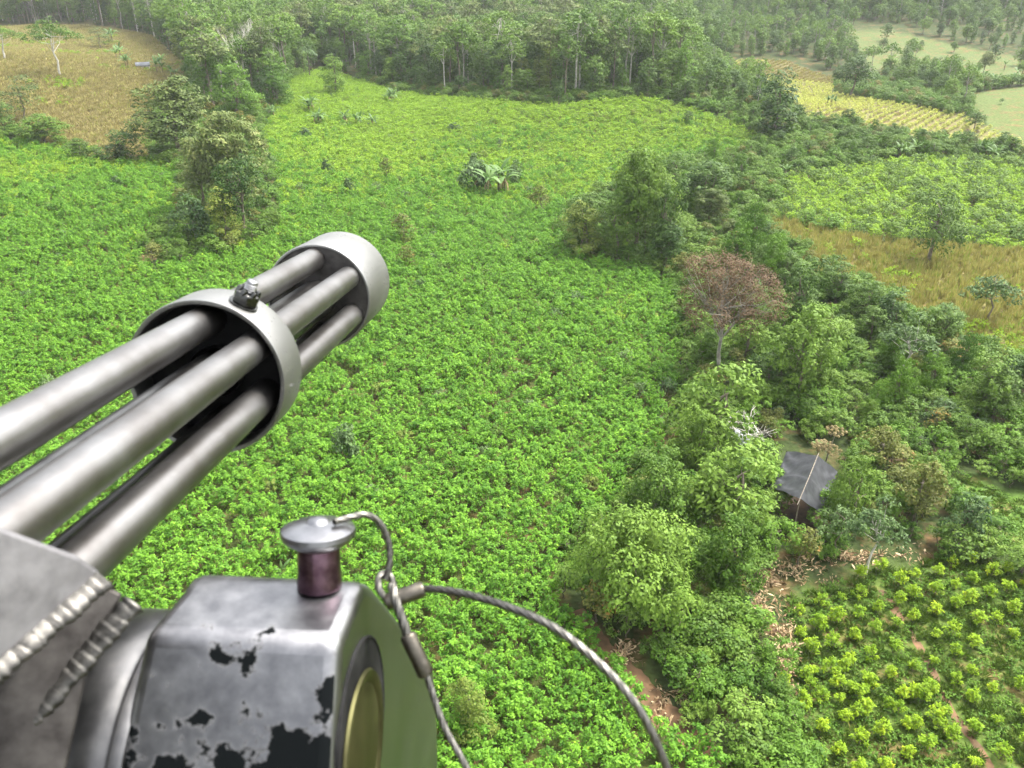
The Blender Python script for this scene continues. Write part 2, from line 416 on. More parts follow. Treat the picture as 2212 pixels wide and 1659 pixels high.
# near trees, fine leaves
for s in range(3):
    proto('dark%d' % s, 10 + s, 'dark', 'round', 8, 7, .30, 7, n=9, low=.12, r0=.2)
    proto('mid%d' % s, 20 + s, 'mid', 'round', 7, 6.5, .27, 7, n=8, low=.1, r0=.18)
    proto('light%d' % s, 30 + s, 'light', 'round', 7, 6, .27, 7, n=9, low=.1, r0=.16)
    proto('vine%d' % s, 40 + s, 'vine', 'column', 9, 4.6, .26, 7, n=10, low=.05, r0=.18, droop=.8, clump=.4)
    proto('olive%d' % s, 50 + s, 'olive', 'round', 11, 8.5, .34, 7, n=13, low=.1, r0=.22, clump=.38, fill=2.3)
    proto('shrub%d' % s, 60 + s, 'mid', 'round', 3, 3.4, .2, 7, n=5, low=.02, r0=.05)
    proto('shrubl%d' % s, 70 + s, 'vine', 'round', 3, 3.4, .2, 7, n=5, low=.02, r0=.05)
proto('draped', 79, 'mid', 'round', 10, 8, .3, 7, n=17, low=-.04, r0=.22, droop=.5, fill=2.0, clump=.36, tint0=.42)
proto('bush', 78, 'light', 'round', 6, 8.6, .24, 6.5, n=18, low=-.05, r0=.12, clump=.34)
proto('bush1', 77, 'light', 'round', 6, 6, .25, 6.5, n=13, low=-.05, r0=.12, clump=.34)
proto('bigleaf', 80, 'light', 'round', 6, 5.4, .34, 6.5, n=10, low=.05, aspect=.5, r0=.14)
proto('bigleaf1', 81, 'blue', 'round', 6, 5, .38, 5.5, n=7, low=.05, aspect=.5, r0=.14)
proto('yellow', 82, 'yellow', 'column', 7.5, 4, .25, 6, n=9, low=.08, r0=.12, clump=.4)
proto('rust', 83, 'rust', 'round', 4.5, 5.5, .27, 6, n=7, low=.1, r0=.1)
proto('blue', 84, 'blue', 'layer', 8, 5.5, .3, 6, n=11, low=.35, r0=.11, bark='bark_pale', trunk_to=.72)
proto('feather', 85, 'mid', 'layer', 10, 9, .3, 5.5, n=14, low=.6, r0=.16, bark='bark_pale', trunk_to=.7)
proto('fan', 86, 'blue', 'layer', 4.5, 5, .24, 6, n=9, low=.3, r0=.08)
proto('dome', 87, 'dark', 'round', 8, 9, .3, 5.0, n=16, low=.12, r0=.22, fill=.9, tint0=.55)
proto('column', 88, 'light', 'column', 11, 5, .3, 6, n=10, low=.1, r0=.15)
proto('withered', 76, 'brown', 'round', 12, 10, .2, 2.6, n=22, low=.42, r0=.17, bark='bark_mid', clump=.34, twigs=4, fill=1.9, trunk_to=.62, aspect=.45)
proto('thin', 89, 'olive', 'column', 7, 3.5, .22, 2.6, n=7, low=.3, r0=.07, clump=.36)
proto('weed', 90, 'blue', 'round', 1.8, 2.2, .2, 3.2, n=4, low=.02, r0=.03)
proto('weedb', 91, 'rust', 'round', 3.4, 3, .2, 2.0, n=5, low=.25, r0=.05)
# forest trees seen from 200 m: bigger leaf sprays
for s in range(4):
    proto('ftall%d' % s, 100 + s, ['mid', 'olive', 'light', 'light'][s], 'layer', 17, 9, .5, 6, n=13, low=.5, r0=.17, bark=['bark_pale', 'bark', 'bark_mid', 'bark'][s], trunk_to=.85, clump=.42)
    proto('fdense%d' % s, 110 + s, ['dark', 'mid', 'light', 'dark'][s], 'round', 13, 9, .5, 6, n=11, low=.12, r0=.22, clump=.36)
    proto('fcol%d' % s, 120 + s, ['mid', 'vine', 'dark', 'yellow'][s], 'column', 13, 5.5, .48, 6, n=10, low=.08, r0=.16, clump=.4)

def put(key, base, h, w, label, cat='tree', group=None, name=None, rz=None, rng=random.Random(5)):
    tm, cm, h0, w0 = PROTO[key]
    o = empty(name or ('tree' if cat == 'tree' else cat), base)
    o.scale = (w / w0, w / w0, h / h0); o.rotation_euler.z = rng.uniform(0, 6.28) if rz is None else rz
    link('trunk', tm, o); link('crown', cm, o)
    return tag(o, label, cat, group)
def box_put(key, x0, x1, yt, yb, label, cat='tree', bx=None, group=None, name=None, wk=1.0):
    """stand a plant on the ground point seen at (bx, yb), as tall and wide as it looks"""
    bx = (x0 + x1) / 2 if bx is None else bx
    p = ground_at(bx, yb); _, _, d = project(*p)
    r = ray(bx, yt); t = p.y / r.y; h = CAM_H + r.z * t - p.z
    return put(key, p, max(.6, h), (x1 - x0) * d / FPX * wk, label, cat, group, name)

# ------------------------------------------------------------------ instancing for masses nobody could count
def scatter(name, pts, keys, rots, scales, meshes, label, parts_mats=None):
    """one object: points that carry one of a few plant meshes each"""
    libc = bpy.data.collections.new(name + '_library')
    for i, m in enumerate(meshes):
        ms = m if isinstance(m, (list, tuple)) else [m]
        if len(ms) == 1: o = bpy.data.objects.new('%s_kind_%02d' % (name, i), ms[0])
        else: o = bpy.data.objects.new('%s_kind_%02d' % (name, i), join_meshes(ms))
        libc.objects.link(o)
    me = bpy.data.meshes.new(name); n = len(pts)
    me.vertices.add(n); me.vertices.foreach_set('co', np.asarray(pts, np.float32).ravel())
    for nm, ty, v in (('which', 'INT', np.asarray(keys, np.int32)), ('turn', 'FLOAT', np.asarray(rots, np.float32))):
        at_ = me.attributes.new(nm, ty, 'POINT'); at_.data.foreach_set('value', v)
    at_ = me.attributes.new('size', 'FLOAT_VECTOR', 'POINT'); at_.data.foreach_set('vector', np.asarray(scales, np.float32).ravel())
    o = link(name, me)
    g = bpy.data.node_groups.new(name + '_scatter', 'GeometryNodeTree')
    g.interface.new_socket('Geometry', in_out='INPUT', socket_type='NodeSocketGeometry')
    g.interface.new_socket('Geometry', in_out='OUTPUT', socket_type='NodeSocketGeometry')
    n_ = g.nodes; l_ = g.links
    gi = n_.new('NodeGroupInput'); go = n_.new('NodeGroupOutput')
    ip = n_.new('GeometryNodeInstanceOnPoints'); ci = n_.new('GeometryNodeCollectionInfo')
    ci.inputs['Collection'].default_value = libc; ci.inputs['Separate Children'].default_value = True; ci.inputs['Reset Children'].default_value = True
    def na(nm, ty):
        q = n_.new('GeometryNodeInputNamedAttribute'); q.data_type = ty; q.inputs['Name'].default_value = nm; return q.outputs[0]
    cx_ = n_.new('ShaderNodeCombineXYZ'); l_.new(na('turn', 'FLOAT'), cx_.inputs['Z'])
    l_.new(gi.outputs[0], ip.inputs['Points']); l_.new(ci.outputs[0], ip.inputs['Instance'])
    ip.inputs['Pick Instance'].default_value = True
    l_.new(na('which', 'INT'), ip.inputs['Instance Index']); l_.new(cx_.outputs[0], ip.inputs['Rotation'])
    l_.new(na('size', 'FLOAT_VECTOR'), ip.inputs['Scale']); l_.new(ip.outputs[0], go.inputs[0])
    mod = o.modifiers.new('scatter', 'NODES'); mod.node_group = g
    return tag(o, label, kind='stuff')
def join_meshes(ms):
    V, Fs, mi, T, mats, off, k = [], [], [], [], [], 0, 0
    for m in ms:
        n = len(m.vertices); v = np.zeros(n * 3, np.float32); m.vertices.foreach_get('co', v); V.append(v.reshape(-1, 3))
        f = np.zeros(len(m.loops), np.int32); m.loops.foreach_get('vertex_index', f); Fs.append(f.reshape(-1, 4) + off)
        q = np.zeros(len(m.polygons), np.int32); m.polygons.foreach_get('material_index', q); mi.append(q + k)
        t = np.zeros(n, np.float32); m.attributes['tint'].data.foreach_get('value', t); T.append(t)
        mats += list(m.materials); k += len(m.materials); off += n
    return mesh_np('joined_' + ms[0].name, np.concatenate(V), np.concatenate(Fs), mats, False, np.concatenate(mi), np.concatenate(T))

rg = np.random.default_rng(77)
def grid_pts(pg, step, jit=.35, ang=0.0, step2=None):
    lo = pg.min(0); hi = pg.max(0); c = (lo + hi) / 2; Rr = np.linalg.norm(hi - lo) / 2 + 2
    a = np.arange(-Rr, Rr, step); b_ = np.arange(-Rr, Rr, step2 or step)
    A, B = np.meshgrid(a, b_); A = A.ravel() + rg.normal(0, jit * step, A.size); B = B.ravel() + rg.normal(0, jit * (step2 or step), B.size)
    ca_, sa_ = math.cos(ang), math.sin(ang)
    x = c[0] + A * ca_ - B * sa_; y = c[1] + A * sa_ + B * ca_
    k = inside(pg, x, y); x, y = x[k], y[k]
    z = hgt(x, y); k = in_view(x, y, z)
    return np.stack([x[k], y[k], z[k]], 1)
def vnoise(x, y, s, seed):
    r_ = np.random.default_rng(seed); v = np.zeros_like(x)
    for i in range(6):
        a = r_.uniform(0, 6.283); k = 6.283 / s * r_.uniform(.5, 1.8)
        v += np.sin((x * math.cos(a) + y * math.sin(a)) * k + r_.uniform(0, 6.28))
    return v / 6

# ------------------------------------------------------------------ main field
COCA = [coca_mesh(200 + i, M['coca'], shoots=10 + i % 4, per=27, r=.54 + .05 * (i % 3), h=1.25 + .1 * (i % 4)) for i in range(7)]
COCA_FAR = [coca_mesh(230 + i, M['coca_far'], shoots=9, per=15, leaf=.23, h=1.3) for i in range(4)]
WEEDS = [coca_mesh(245 + i, M[k], shoots=12, per=22, leaf=.18, r=.7, h=1.35) for i, k in enumerate(('blue', 'mid', 'yellow'))]
P_ = grid_pts(MAIN, .93, .16, .5, 1.04)
gap = .5 * vnoise(P_[:, 0], P_[:, 1], 11, 3) + .75 * vnoise(P_[:, 0], P_[:, 1], 3.2, 4) + rg.normal(0, .1, len(P_))
px_, py_, dd = project(P_[:, 0], P_[:, 1], P_[:, 2])
thr = np.where((px_ > 750) & (px_ < 1250) & (py_ > 760) & (py_ < 1100), .50, .68)
keep = gap < thr
P_, dd, px_, py_ = P_[keep], dd[keep], px_[keep], py_[keep]
vis = (px_ > -20) & (px_ < 2230) & (py_ > 0) & (py_ < 1680)
hid = ((px_ < 945) & (py_ > 1240)) | ((px_ < 640) & (py_ > 640 + (640 - px_) * .45) & (py_ < 1240 + (240 - px_) * .9 + 200)) 
order = np.argsort(dd + 1000 * (~vis) + 1000 * hid)
near = np.zeros(len(P_), bool); near[order[:300]] = True
i = 0
for j in order[:300]:
    o = link('crop_bush', COCA[i % 7]); i += 1
    s = rg.uniform(.8, 1.28); o.location = P_[j]; o.rotation_euler.z = rg.uniform(0, 6.28); o.scale = (s, s, s * rg.uniform(.85, 1.15))
    tag(o, 'bright green leafy crop bush packed in the near part of the big field', 'bush', 'crop bushes in the near part of the big field')
rest = P_[~near]; n = len(rest)
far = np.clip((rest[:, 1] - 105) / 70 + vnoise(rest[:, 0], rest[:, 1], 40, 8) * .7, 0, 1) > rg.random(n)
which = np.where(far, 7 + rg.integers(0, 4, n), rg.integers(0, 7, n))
weed = rg.random(n) < .012 + .05 * (vnoise(rest[:, 0], rest[:, 1], 10, 51) > .45)
which = np.where(weed, 11 + rg.integers(0, 3, n), which)
s = rg.uniform(.78, 1.28, n) * (1 + .14 * vnoise(rest[:, 0], rest[:, 1], 14, 41))
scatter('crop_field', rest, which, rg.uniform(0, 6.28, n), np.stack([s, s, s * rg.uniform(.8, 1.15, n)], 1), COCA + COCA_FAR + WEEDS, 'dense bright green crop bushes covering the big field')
print('main bushes', len(P_))

# ------------------------------------------------------------------ young field bottom right
YB = [coca_mesh(260 + i, M['coca_young'], shoots=8 + i % 3 * 2, per=26, r=.40, h=1.1, leaf=.16) for i in range(5)]
P_ = grid_pts(YOUNG, 1.45, .08, .35, 1.45)
gap = vnoise(P_[:, 0], P_[:, 1], 8, 13)
path_px = [(1905, 1275), (1945, 1335), (1985, 1395), (2020, 1460), (2060, 1545), (2110, 1610), (2140, 1659), (2180, 1740)]
path_w = np.array([ground_at(*p)[:2] for p in path_px])
dpath = np.min(np.linalg.norm(P_[:, None, :2] - path_w[None], axis=2), 1)
P_ = P_[(gap < .6) & (dpath > .55)]
extra = grid_pts(YOUNG, 1.3, .2, 1.0); q = project(extra[:, 0], extra[:, 1], extra[:, 2])
e1 = inside(np.array([(1740, 1460), (1830, 1440), (2000, 1490), (2060, 1560), (2040, 1620), (1900, 1570), (1760, 1530)]), q[0], q[1])
P_ = np.concatenate([P_, extra[e1]])
q = project(P_[:, 0], P_[:, 1], P_[:, 2]); od = np.argsort(q[2] + 1000 * ((q[0] > 2230) | (q[1] > 1690)))
for i, j in enumerate(od[:300]):
    o = link('young_crop_bush', YB[i % 5]); s = rg.uniform(.68, 1.12); o.location = P_[j]; o.rotation_euler.z = rg.uniform(0, 6.28); o.scale = (s, s, s)
    tag(o, 'small yellow-green crop bush spaced out on grass in the lower right plot', 'bush', 'young crop bushes in the lower right plot')
if len(od) > 300:
    rest = P_[od[300:]]; n = len(rest)
    scatter('young_crop', rest, rg.integers(0, 5, n), rg.uniform(0, 6.28, n), np.ones((n, 3)), YB, 'more small crop bushes at the edge of the lower right plot')
print('young', len(P_))

# footpath: a thin sheet of bare earth
def strip(name, pxs, wid, mat, label, kind='structure', lift=.02):
    c = np.array([ground_at(*p)[:2] for p in pxs]); 
    t = np.linspace(0, len(c) - 1, 8 * len(c)); c = np.stack([np.interp(t, np.arange(len(c)), c[:, k]) for k in (0, 1)], 1)
    d = unit(np.gradient(c, axis=0)); nn = np.stack([-d[:, 1], d[:, 0]], 1); r_ = np.random.default_rng(len(pxs))
    wv = wid * (.6 + .6 * np.abs(vnoise(c[:, 0], c[:, 1], 3, 5)) + r_.uniform(0, .3, len(c)))
    rows = [c + nn * (k * wv)[:, None] for k in (-.5, -.2, .2, .5)]
    V = np.concatenate([np.column_stack([r2, hgt(r2[:, 0], r2[:, 1]) + (lift if k in (1, 2) else lift * .3)]) for k, r2 in enumerate(rows)])
    m = len(c); a_ = np.arange(m - 1)
    F = np.concatenate([np.stack([k * m + a_, k * m + a_ + 1, (k + 1) * m + a_ + 1, (k + 1) * m + a_], 1) for k in range(3)])
    return tag(link(name, mesh_np(name, V, F, mat, True)), label, kind=kind)
strip('path', path_px, .5, M['earth'], 'narrow bare footpath through the lower right plot')
strip('earth_edge', [(1240, 1320), (1300, 1400), (1370, 1465), (1430, 1540), (1500, 1600), (1560, 1660)], 1.6, M['earth'], 'strip of bare brown earth along the edge of the big field')
strip('earth_edge', [(270, 580), (310, 560), (370, 540)], 3.0, M['earth'], 'patch of bare earth below the left tree clump')
strip('earth_edge', [(1420, 940), (1440, 990), (1450, 1030)], 1.5, M['earth'], 'bare earth where the field meets the tree strip')
strip('earth_edge', [(560, 515), (600, 505), (640, 490)], 3.0, M['earth'], 'bare earth at the foot of the left tree clump')
strip('earth_edge', [(1900, 985), (1960, 1000)], 1.6, M['earth'], 'bare orange earth behind the rusty bush')
strip('earth_edge', [(1700, 380), (1760, 376)], 4, M['earth'], 'bare earth bank at the top of the right green field')

# ------------------------------------------------------------------ other crops (masses)
WD = [wisp_mesh(300 + i, M['dry_crop']) for i in range(4)] + [coca_mesh(310, M['coca_young'], shoots=8, per=10, leaf=.2)]
P_ = grid_pts(DRYC, .85, .3, .2); n = len(P_); q = project(P_[:, 0], P_[:, 1], P_[:, 2])
green = (rg.random(n) < np.clip((q[1] - 690) / 90, .02, .6)) | (vnoise(P_[:, 0], P_[:, 1], 14, 21) > .62)
which = np.where(green, 4, rg.integers(0, 4, n)); s = rg.uniform(.8, 1.25, n)
scatter('dry_crop', P_, which, rg.uniform(0, 6.28, n), np.stack([s, s, s], 1), WD, 'straw-brown dry crop filling the right-hand plot')
WG = [wisp_mesh(320 + i, M['dry_grass'], n=40, r=.9, h=.9, w=.05) for i in range(4)] + [coca_mesh(330, M['coca_young'], shoots=8, per=8, leaf=.3)]
P_ = grid_pts(DRYL, 1.15, .35, .2); n = len(P_)
which = np.where(vnoise(P_[:, 0], P_[:, 1], 30, 22) + rg.normal(0, .15, n) > .55, 4, rg.integers(0, 4, n)); s = rg.uniform(.8, 1.4, n)
scatter('dry_grass', P_, which, rg.uniform(0, 6.28, n), np.stack([s, s, s * .8], 1), WG, 'brown dry grass on the hill at the upper left')
YC = [coca_mesh(340 + i, M['yellow_crop'], shoots=8, per=11, leaf=.22, r=.42, h=.9) for i in range(4)] + [wisp_mesh(345, M['dry_grass'], n=36, r=.7, h=.7, w=.05)]
P_ = grid_pts(YEL, 1.05, .12, .9, 1.9); n = len(P_); q = project(P_[:, 0], P_[:, 1], P_[:, 2])
brown = ((q[1] < 165 + (q[0] - 1640) * .12) & (q[0] > 1650)) | (vnoise(P_[:, 0], P_[:, 1], 12, 23) > .6)
which = np.where(brown, 4, rg.integers(0, 4, n)); s = rg.uniform(.8, 1.2, n)
scatter('yellow_crop', P_, which, rg.uniform(0, 6.28, n), np.stack([s, s, s], 1), YC, 'yellow crop in rows on the upper right plot')
GC = [coca_mesh(350 + i, M['coca_far'], shoots=10, per=12, leaf=.24) for i in range(3)] + [coca_mesh(356 + i, M['mid'], shoots=14, per=20, leaf=.27, r=1.1, h=1.9) for i in range(2)]
P_ = grid_pts(FR, 1.15, .25, .3); n = len(P_)
which = np.where(rg.random(n) < .14 + .25 * (P_[:, 0] > 85), 3 + rg.integers(0, 2, n), rg.integers(0, 3, n)); s = rg.uniform(.8, 1.25, n)
scatter('green_crop', P_, which, rg.uniform(0, 6.28, n), np.stack([s, s, s], 1), GC, 'mixed green crop and weeds on the right-hand plot')
# grass and low weeds
GR = [wisp_mesh(360 + i, M['grass'], n=60, r=.42, h=.26, w=.03) for i in range(3)] + [coca_mesh(366 + i, M['vine'], shoots=7, per=9, leaf=.13, r=.4, h=.3, stems=False) for i in range(2)]
PP = [grid_pts(YOUNG, .42, .4), grid_pts(SLOPE, .5, .4)]
P_ = np.concatenate(PP); n = len(P_); s = rg.uniform(.55, 1.15, n)
k = vnoise(P_[:, 0], P_[:, 1], 5, 31) + rg.normal(0, .2, n) < .6
dpath = np.min(np.linalg.norm(P_[:, None, :2] - path_w[None], axis=2), 1); k &= dpath > .45
P_, s = P_[k], s[k]; n = len(P_)
wk_ = np.where(P_[:, 1] > 120, rg.integers(0, 3, n), rg.integers(0, 5, n))
scatter('grass', P_, wk_, rg.uniform(0, 6.28, n), np.stack([s, s, s], 1), GR, 'short green grass and weeds on the lower right plots')
# ------------------------------------------------------------------ forest behind the fields
FK = ['ftall0', 'ftall1', 'ftall2', 'ftall3', 'fdense0', 'fdense1', 'fdense2', 'fdense3', 'fcol0', 'fcol1', 'fcol2', 'fcol3']
P_ = grid_pts(FOREST, 4.6, .3, .4)
q = project(P_[:, 0], P_[:, 1], P_[:, 2])
vis = (q[0] > -40) & (q[0] < 2250) & (q[1] < 320)
k = (P_[:, 1] < 620); P_ = P_[k]; q = [v[k] for v in q]; vis = vis[k]
# thin the far pastures' surroundings, keep the closed forest closed
open_ = (q[0] > 1860) & (q[1] > 50) & (q[1] < 175)
k = ~open_ | (rg.random(len(P_)) < .45); P_ = P_[k]; q = [v[k] for v in q]; vis = vis[k]
n = len(P_); od = np.argsort(q[2] + 5000 * ~vis)
right = q[0] > 1480
which = np.where(right, rg.choice([4, 5, 6, 7, 8, 9, 10, 2], n), rg.choice([0, 1, 2, 3, 0, 1, 2, 3, 4, 5, 6, 7, 8, 9, 10, 11], n))
edge_d = np.min(np.linalg.norm(P_[:, None, :2] - np.concatenate([MAIN, (MAIN + np.roll(MAIN, -1, 0)) / 2])[None], axis=2), 1)
lowrow = (edge_d < 9) & (rg.random(n) < .8)
which = np.where(lowrow, rg.choice([4, 5, 6, 7, 8, 9, 10], n), which)
hs_ = np.where(which < 4, rg.uniform(14, 21, n), rg.uniform(7.5, 14, n)) * np.where(right, .72, 1.0) * np.where(lowrow, .72, 1.0) * np.where((q[0] > 1560) & (q[1] > 40), .72, 1.0)
front = np.zeros(n, bool)
lab = ['tall thin-trunked tree with a layered crown in the forest edge behind the fields', 'dense dark round-crowned tree in the forest edge behind the fields', 'narrow leafy column of a tree in the forest edge behind the fields']
for j in od[:300]:
    t_ = which[j] // 4
    w_ = PROTO[FK[which[j]]][3] * hs_[j] / PROTO[FK[which[j]]][2] * rg.uniform(.85, 1.25)
    put(FK[which[j]], P_[j] - np.array([0, 0, .1]), hs_[j], w_, lab[t_], 'tree', ['tall layered forest trees', 'dense round forest trees', 'columnar forest trees'][t_], 'forest_tree', rz=rg.uniform(0, 6.28))
    front[j] = True
rest = P_[~front]; w2 = which[~front]; n = len(rest)
h0 = np.array([PROTO[k][2] for k in FK])[w2]; sz = hs_[~front] / h0; sw = sz * rg.uniform(.85, 1.25, n)
scatter('forest', rest, w2, rg.uniform(0, 6.28, n), np.stack([sw, sw, sz], 1), [PROTO[k][:2] for k in FK], 'forest canopy stretching away behind the fields')
print('forest', len(P_))

# ------------------------------------------------------------------ undergrowth in the tree strips
HOUSE = poly([(1660, 1000), (1700, 960), (1800, 985), (1830, 1060), (1770, 1150), (1680, 1110)])
UK = ['shrub0', 'shrub1', 'shrub2', 'shrubl0', 'shrubl1', 'shrubl2', 'weed', 'weedb']
BOX = np.array([(-120, 20), (220, 20), (220, 260), (-120, 260)], float)
P_ = grid_pts(BOX, 1.5, .33)
k = np.ones(len(P_), bool)
for pg in (MAIN, YOUNG, DRYC, FR, YEL, PAST, PAST2, DRYL, SLOPE, HOUSE): k &= ~inside(pg, P_[:, 0], P_[:, 1])
P_ = P_[k]; q = project(P_[:, 0], P_[:, 1], P_[:, 2])
bare = np.array([(1240, 1300), (1320, 1390), (1440, 1500), (1560, 1640), (1500, 1660), (1330, 1460), (1230, 1360)], float)
bare2 = np.array([(1630, 1340), (1690, 1250), (1780, 1215), (1990, 1165), (2010, 1200), (1800, 1270), (1700, 1310), (1720, 1400), (1660, 1420)], float)
k = ~(inside(bare, q[0], q[1]) | inside(bare2, q[0], q[1])); P_ = P_[k]; n = len(P_)
which = rg.choice([0, 1, 2, 3, 4, 5, 0, 1, 3, 4, 6, 7], n)
sh = rg.uniform(.35, .95, n); s = sh * rg.uniform(.9, 1.4, n)
scatter('undergrowth', P_, which, rg.uniform(0, 6.28, n), np.stack([s, s, sh], 1), [PROTO[k][:2] for k in UK], 'tangled green undergrowth between the trees')
print('under', n)

# ------------------------------------------------------------------ filler trees in the strips
def fill(region, step, keys, hlo, hhi, label, group, name='tree', wk=(.85, 1.2), cat='tree'):
    pg = poly(region); pts = grid_pts(pg, step, .3, .6); c = 0
    for p in pts:
        if inside(HOUSE, p[:1], p[1:2])[0]: continue
        key = keys[rg.integers(0, len(keys))]; h = rg.uniform(hlo, hhi)
        look = {'mid': 'mid-green bushy', 'dar': 'dark rounded', 'vin': 'vine-covered column-like', 'lig': 'light green leafy', 'shr': 'small bushy', 'oli': 'olive-coloured', 'blu': 'grey-green thin', 'big': 'broad-leaved'}[key[:3]]
        put(key, p, h, PROTO[key][3] * h / PROTO[key][2] * rg.uniform(*wk), look + ' ' + label, cat, look + ' ' + group, name, rz=rg.uniform(0, 6.28)); c += 1
    print(group, c)
fill([(1460, 640), (1500, 620), (1640, 510), (1690, 560), (1800, 640), (1990, 745), (2212, 850), (2420, 930), (2420, 1010), (2212, 960), (2000, 900), (1800, 900), (1640, 900), (1500, 830)],
     4.6, ['mid0', 'mid1', 'mid2', 'dark0', 'dark1', 'vine0', 'vine1', 'light1', 'dark2'], 3.0, 5.6, 'tree in the strip between the big field and the dry plot', 'trees in the strip below the dry plot')
fill([(1800, 900), (2000, 905), (2212, 965), (2420, 1015), (2420, 1100), (2212, 1060), (2050, 1010), (1900, 965)],
     3.6, ['mid0', 'vine2', 'light0', 'shrub0', 'shrubl1', 'blue', 'bigleaf1'], 1.8, 3.6, 'low tree on the slope behind the tarp shed', 'low trees behind the tarp shed')
fill([(1345, 1130), (1440, 1010), (1560, 1080), (1660, 1120), (1690, 1250), (1670, 1330), (1480, 1310), (1330, 1330), (1240, 1290)],
     3.5, ['light0', 'light1', 'mid1', 'shrubl0', 'vine1'], 2.2, 3.8, 'tree in front of the tarp shed at the field edge', 'trees in front of the tarp shed')
fill([(1400, 1420), (1560, 1310), (1640, 1340), (1690, 1480), (1720, 1640), (1780, 1800), (1650, 1800), (1520, 1600)],
     2.5, ['shrubl0', 'shrubl1', 'shrubl2', 'shrub1', 'light2', 'bigleaf'], 1.5, 2.8, 'shrub in the bottom thicket between the two plots', 'shrubs in the bottom thicket', 'shrub', cat='shrub')
fill([(1580, 345), (1640, 300), (1700, 265), (1850, 280), (1930, 300), (2212, 335), (2420, 345), (2212, 348), (2000, 345), (1800, 366), (1690, 385)],
     4.2, ['mid0', 'mid1', 'dark0', 'dark1', 'mid2', 'vine0'], 1.8, 4.2, 'tree in the hedge below the yellow plot', 'trees in the hedge below the yellow plot')
fill([(1300, 540), (1340, 420), (1460, 370), (1560, 360), (1680, 390), (1640, 470), (1600, 520), (1450, 600)],
     5.5, ['mid0', 'dark1', 'vine0', 'vine1', 'mid2', 'olive1'], 3.5, 7, 'tree crowded round the big vine-draped tree', 'trees round the vine-draped tree')

fill([(1860, 70), (2212, 130), (2420, 165), (2420, 185), (2212, 180), (1990, 128), (1880, 145)], 15, ['mid0', 'dark1', 'light1', 'olive1'], 3, 7, 'tree scattered on the far pale pasture', 'trees scattered on the far pasture')
fill([(2110, 215), (2212, 200), (2400, 200), (2400, 330), (2212, 300)], 13, ['shrub0', 'shrub1', 'light1'], 1.2, 3.2, 'bush on the small pasture at the right edge', 'bushes on the small pasture', 'shrub', cat='shrub')
# ------------------------------------------------------------------ single trees one can point to
B = box_put
B('olive0', 305, 470, 172, 346, 'large olive-green tree at the corner of the brown hill', bx=385)
B('olive1', 430, 600, 235, 480, 'tall olive tree with pale leafy top in the left clump', bx=515, wk=.9)
B('olive2', 385, 500, 300, 470, 'lower olive tree at the left side of the left clump', bx=445)
B('dark0', 470, 590, 330, 525, 'dark leafy tree at the foot of the left clump', bx=535)
B('bigleaf1', 372, 465, 412, 530, 'blue-green broad-leaved tree at the near foot of the left clump', bx=420)
B('yellow', 462, 530, 410, 538, 'slim yellow-green tree at the near tip of the left clump')
B('dark2', 215, 325, 280, 352, 'round glossy dark bush on the edge of the brown hill', 'shrub', name='shrub')
B('light1', 45, 150, 242, 312, 'bright green bush at the left edge of the brown hill', 'shrub', name='shrub')
B('dark1', 142, 205, 300, 350, 'small dark bush between the two round bushes', 'shrub', name='shrub')
B('fcol2', -12, 38, 215, 292, 'narrow dark tree at the left border of the brown hill')
B('thin', 22, 88, 165, 262, 'thin grey-green tree at the left border of the brown hill', wk=1.3)
B('feather', 75, 190, 38, 166, 'flat-topped tree with a bare white trunk on the brown hill', bx=130)
B('feather', -40, 60, 55, 130, 'wide dark tree at the left edge of the brown hill')
B('thin', 190, 245, 60, 106, 'small thin tree at the top of the brown hill')
B('fcol1', 425, 490, 120, 240, 'vine-hung tree at the right corner of the brown hill')
B('vine1', 470, 560, 135, 262, 'vine-covered tree left of the bare white tree')
B('vine2', 560, 640, 130, 232, 'leafy tree right of the bare white tree')
B('column', 700, 750, 118, 206, 'green leafy column of a tree standing alone in the far field')
B('fan', 500, 560, 150, 235, 'short pale tree under the bare white tree')
B('draped', 1290, 1455, 322, 560, 'tall vine-draped tree rising over the right side of the big field', bx=1372, wk=.95)
B('mid2', 1278, 1385, 425, 566, 'mid-green tree at the left foot of the vine-draped tree', bx=1335)
B('dark2', 1385, 1480, 385, 580, 'dark leafy tree at the right foot of the vine-draped tree', bx=1430)
B('yellow', 1215, 1303, 440, 560, 'yellow-green tree at the left tip of the tree strip', bx=1257)
B('dark1', 1203, 1330, 420, 548, 'dark tree behind the yellow-green tree', bx=1270)
B('dark0', 1440, 1590, 340, 480, 'dark spreading tree right of the vine-draped tree')
B('vine0', 1590, 1655, 432, 590, 'leaning column of bright vines at the corner of the dry plot', bx=1620)
B('vine1', 1545, 1625, 475, 615, 'bright vine-smothered stump beside the dry plot')
B('vine2', 1625, 1690, 510, 640, 'short vine column in front of the dry plot')
B('rust', 1440, 1520, 545, 620, 'pale yellow-leaved tree left of the withered brown tree', bx=1480)
B('dark2', 1650, 1775, 558, 730, 'dark glossy tree beside the withered brown tree')
B('light0', 1640, 1800, 665, 880, 'light green tree below the dark glossy tree')
B('dark0', 1810, 1905, 605, 720, 'round dark tree at the lower edge of the dry plot')
B('bigleaf1', 1880, 1960, 620, 735, 'grey-green tree at the lower edge of the dry plot')
B('blue', 1915, 2055, 668, 832, 'pale tree with a slender white trunk below the dry plot', bx=1942, wk=.9)
B('mid1', 2040, 2180, 755, 910, 'dark green tree on the slope at the right edge')
B('bigleaf', 1455, 1660, 788, 990, 'large light-leaved tree at the edge of the big field', bx=1545, wk=.95)
B('bush1', 1440, 1560, 885, 1030, 'leafy lower tree in front of the light-leaved tree', bx=1500)
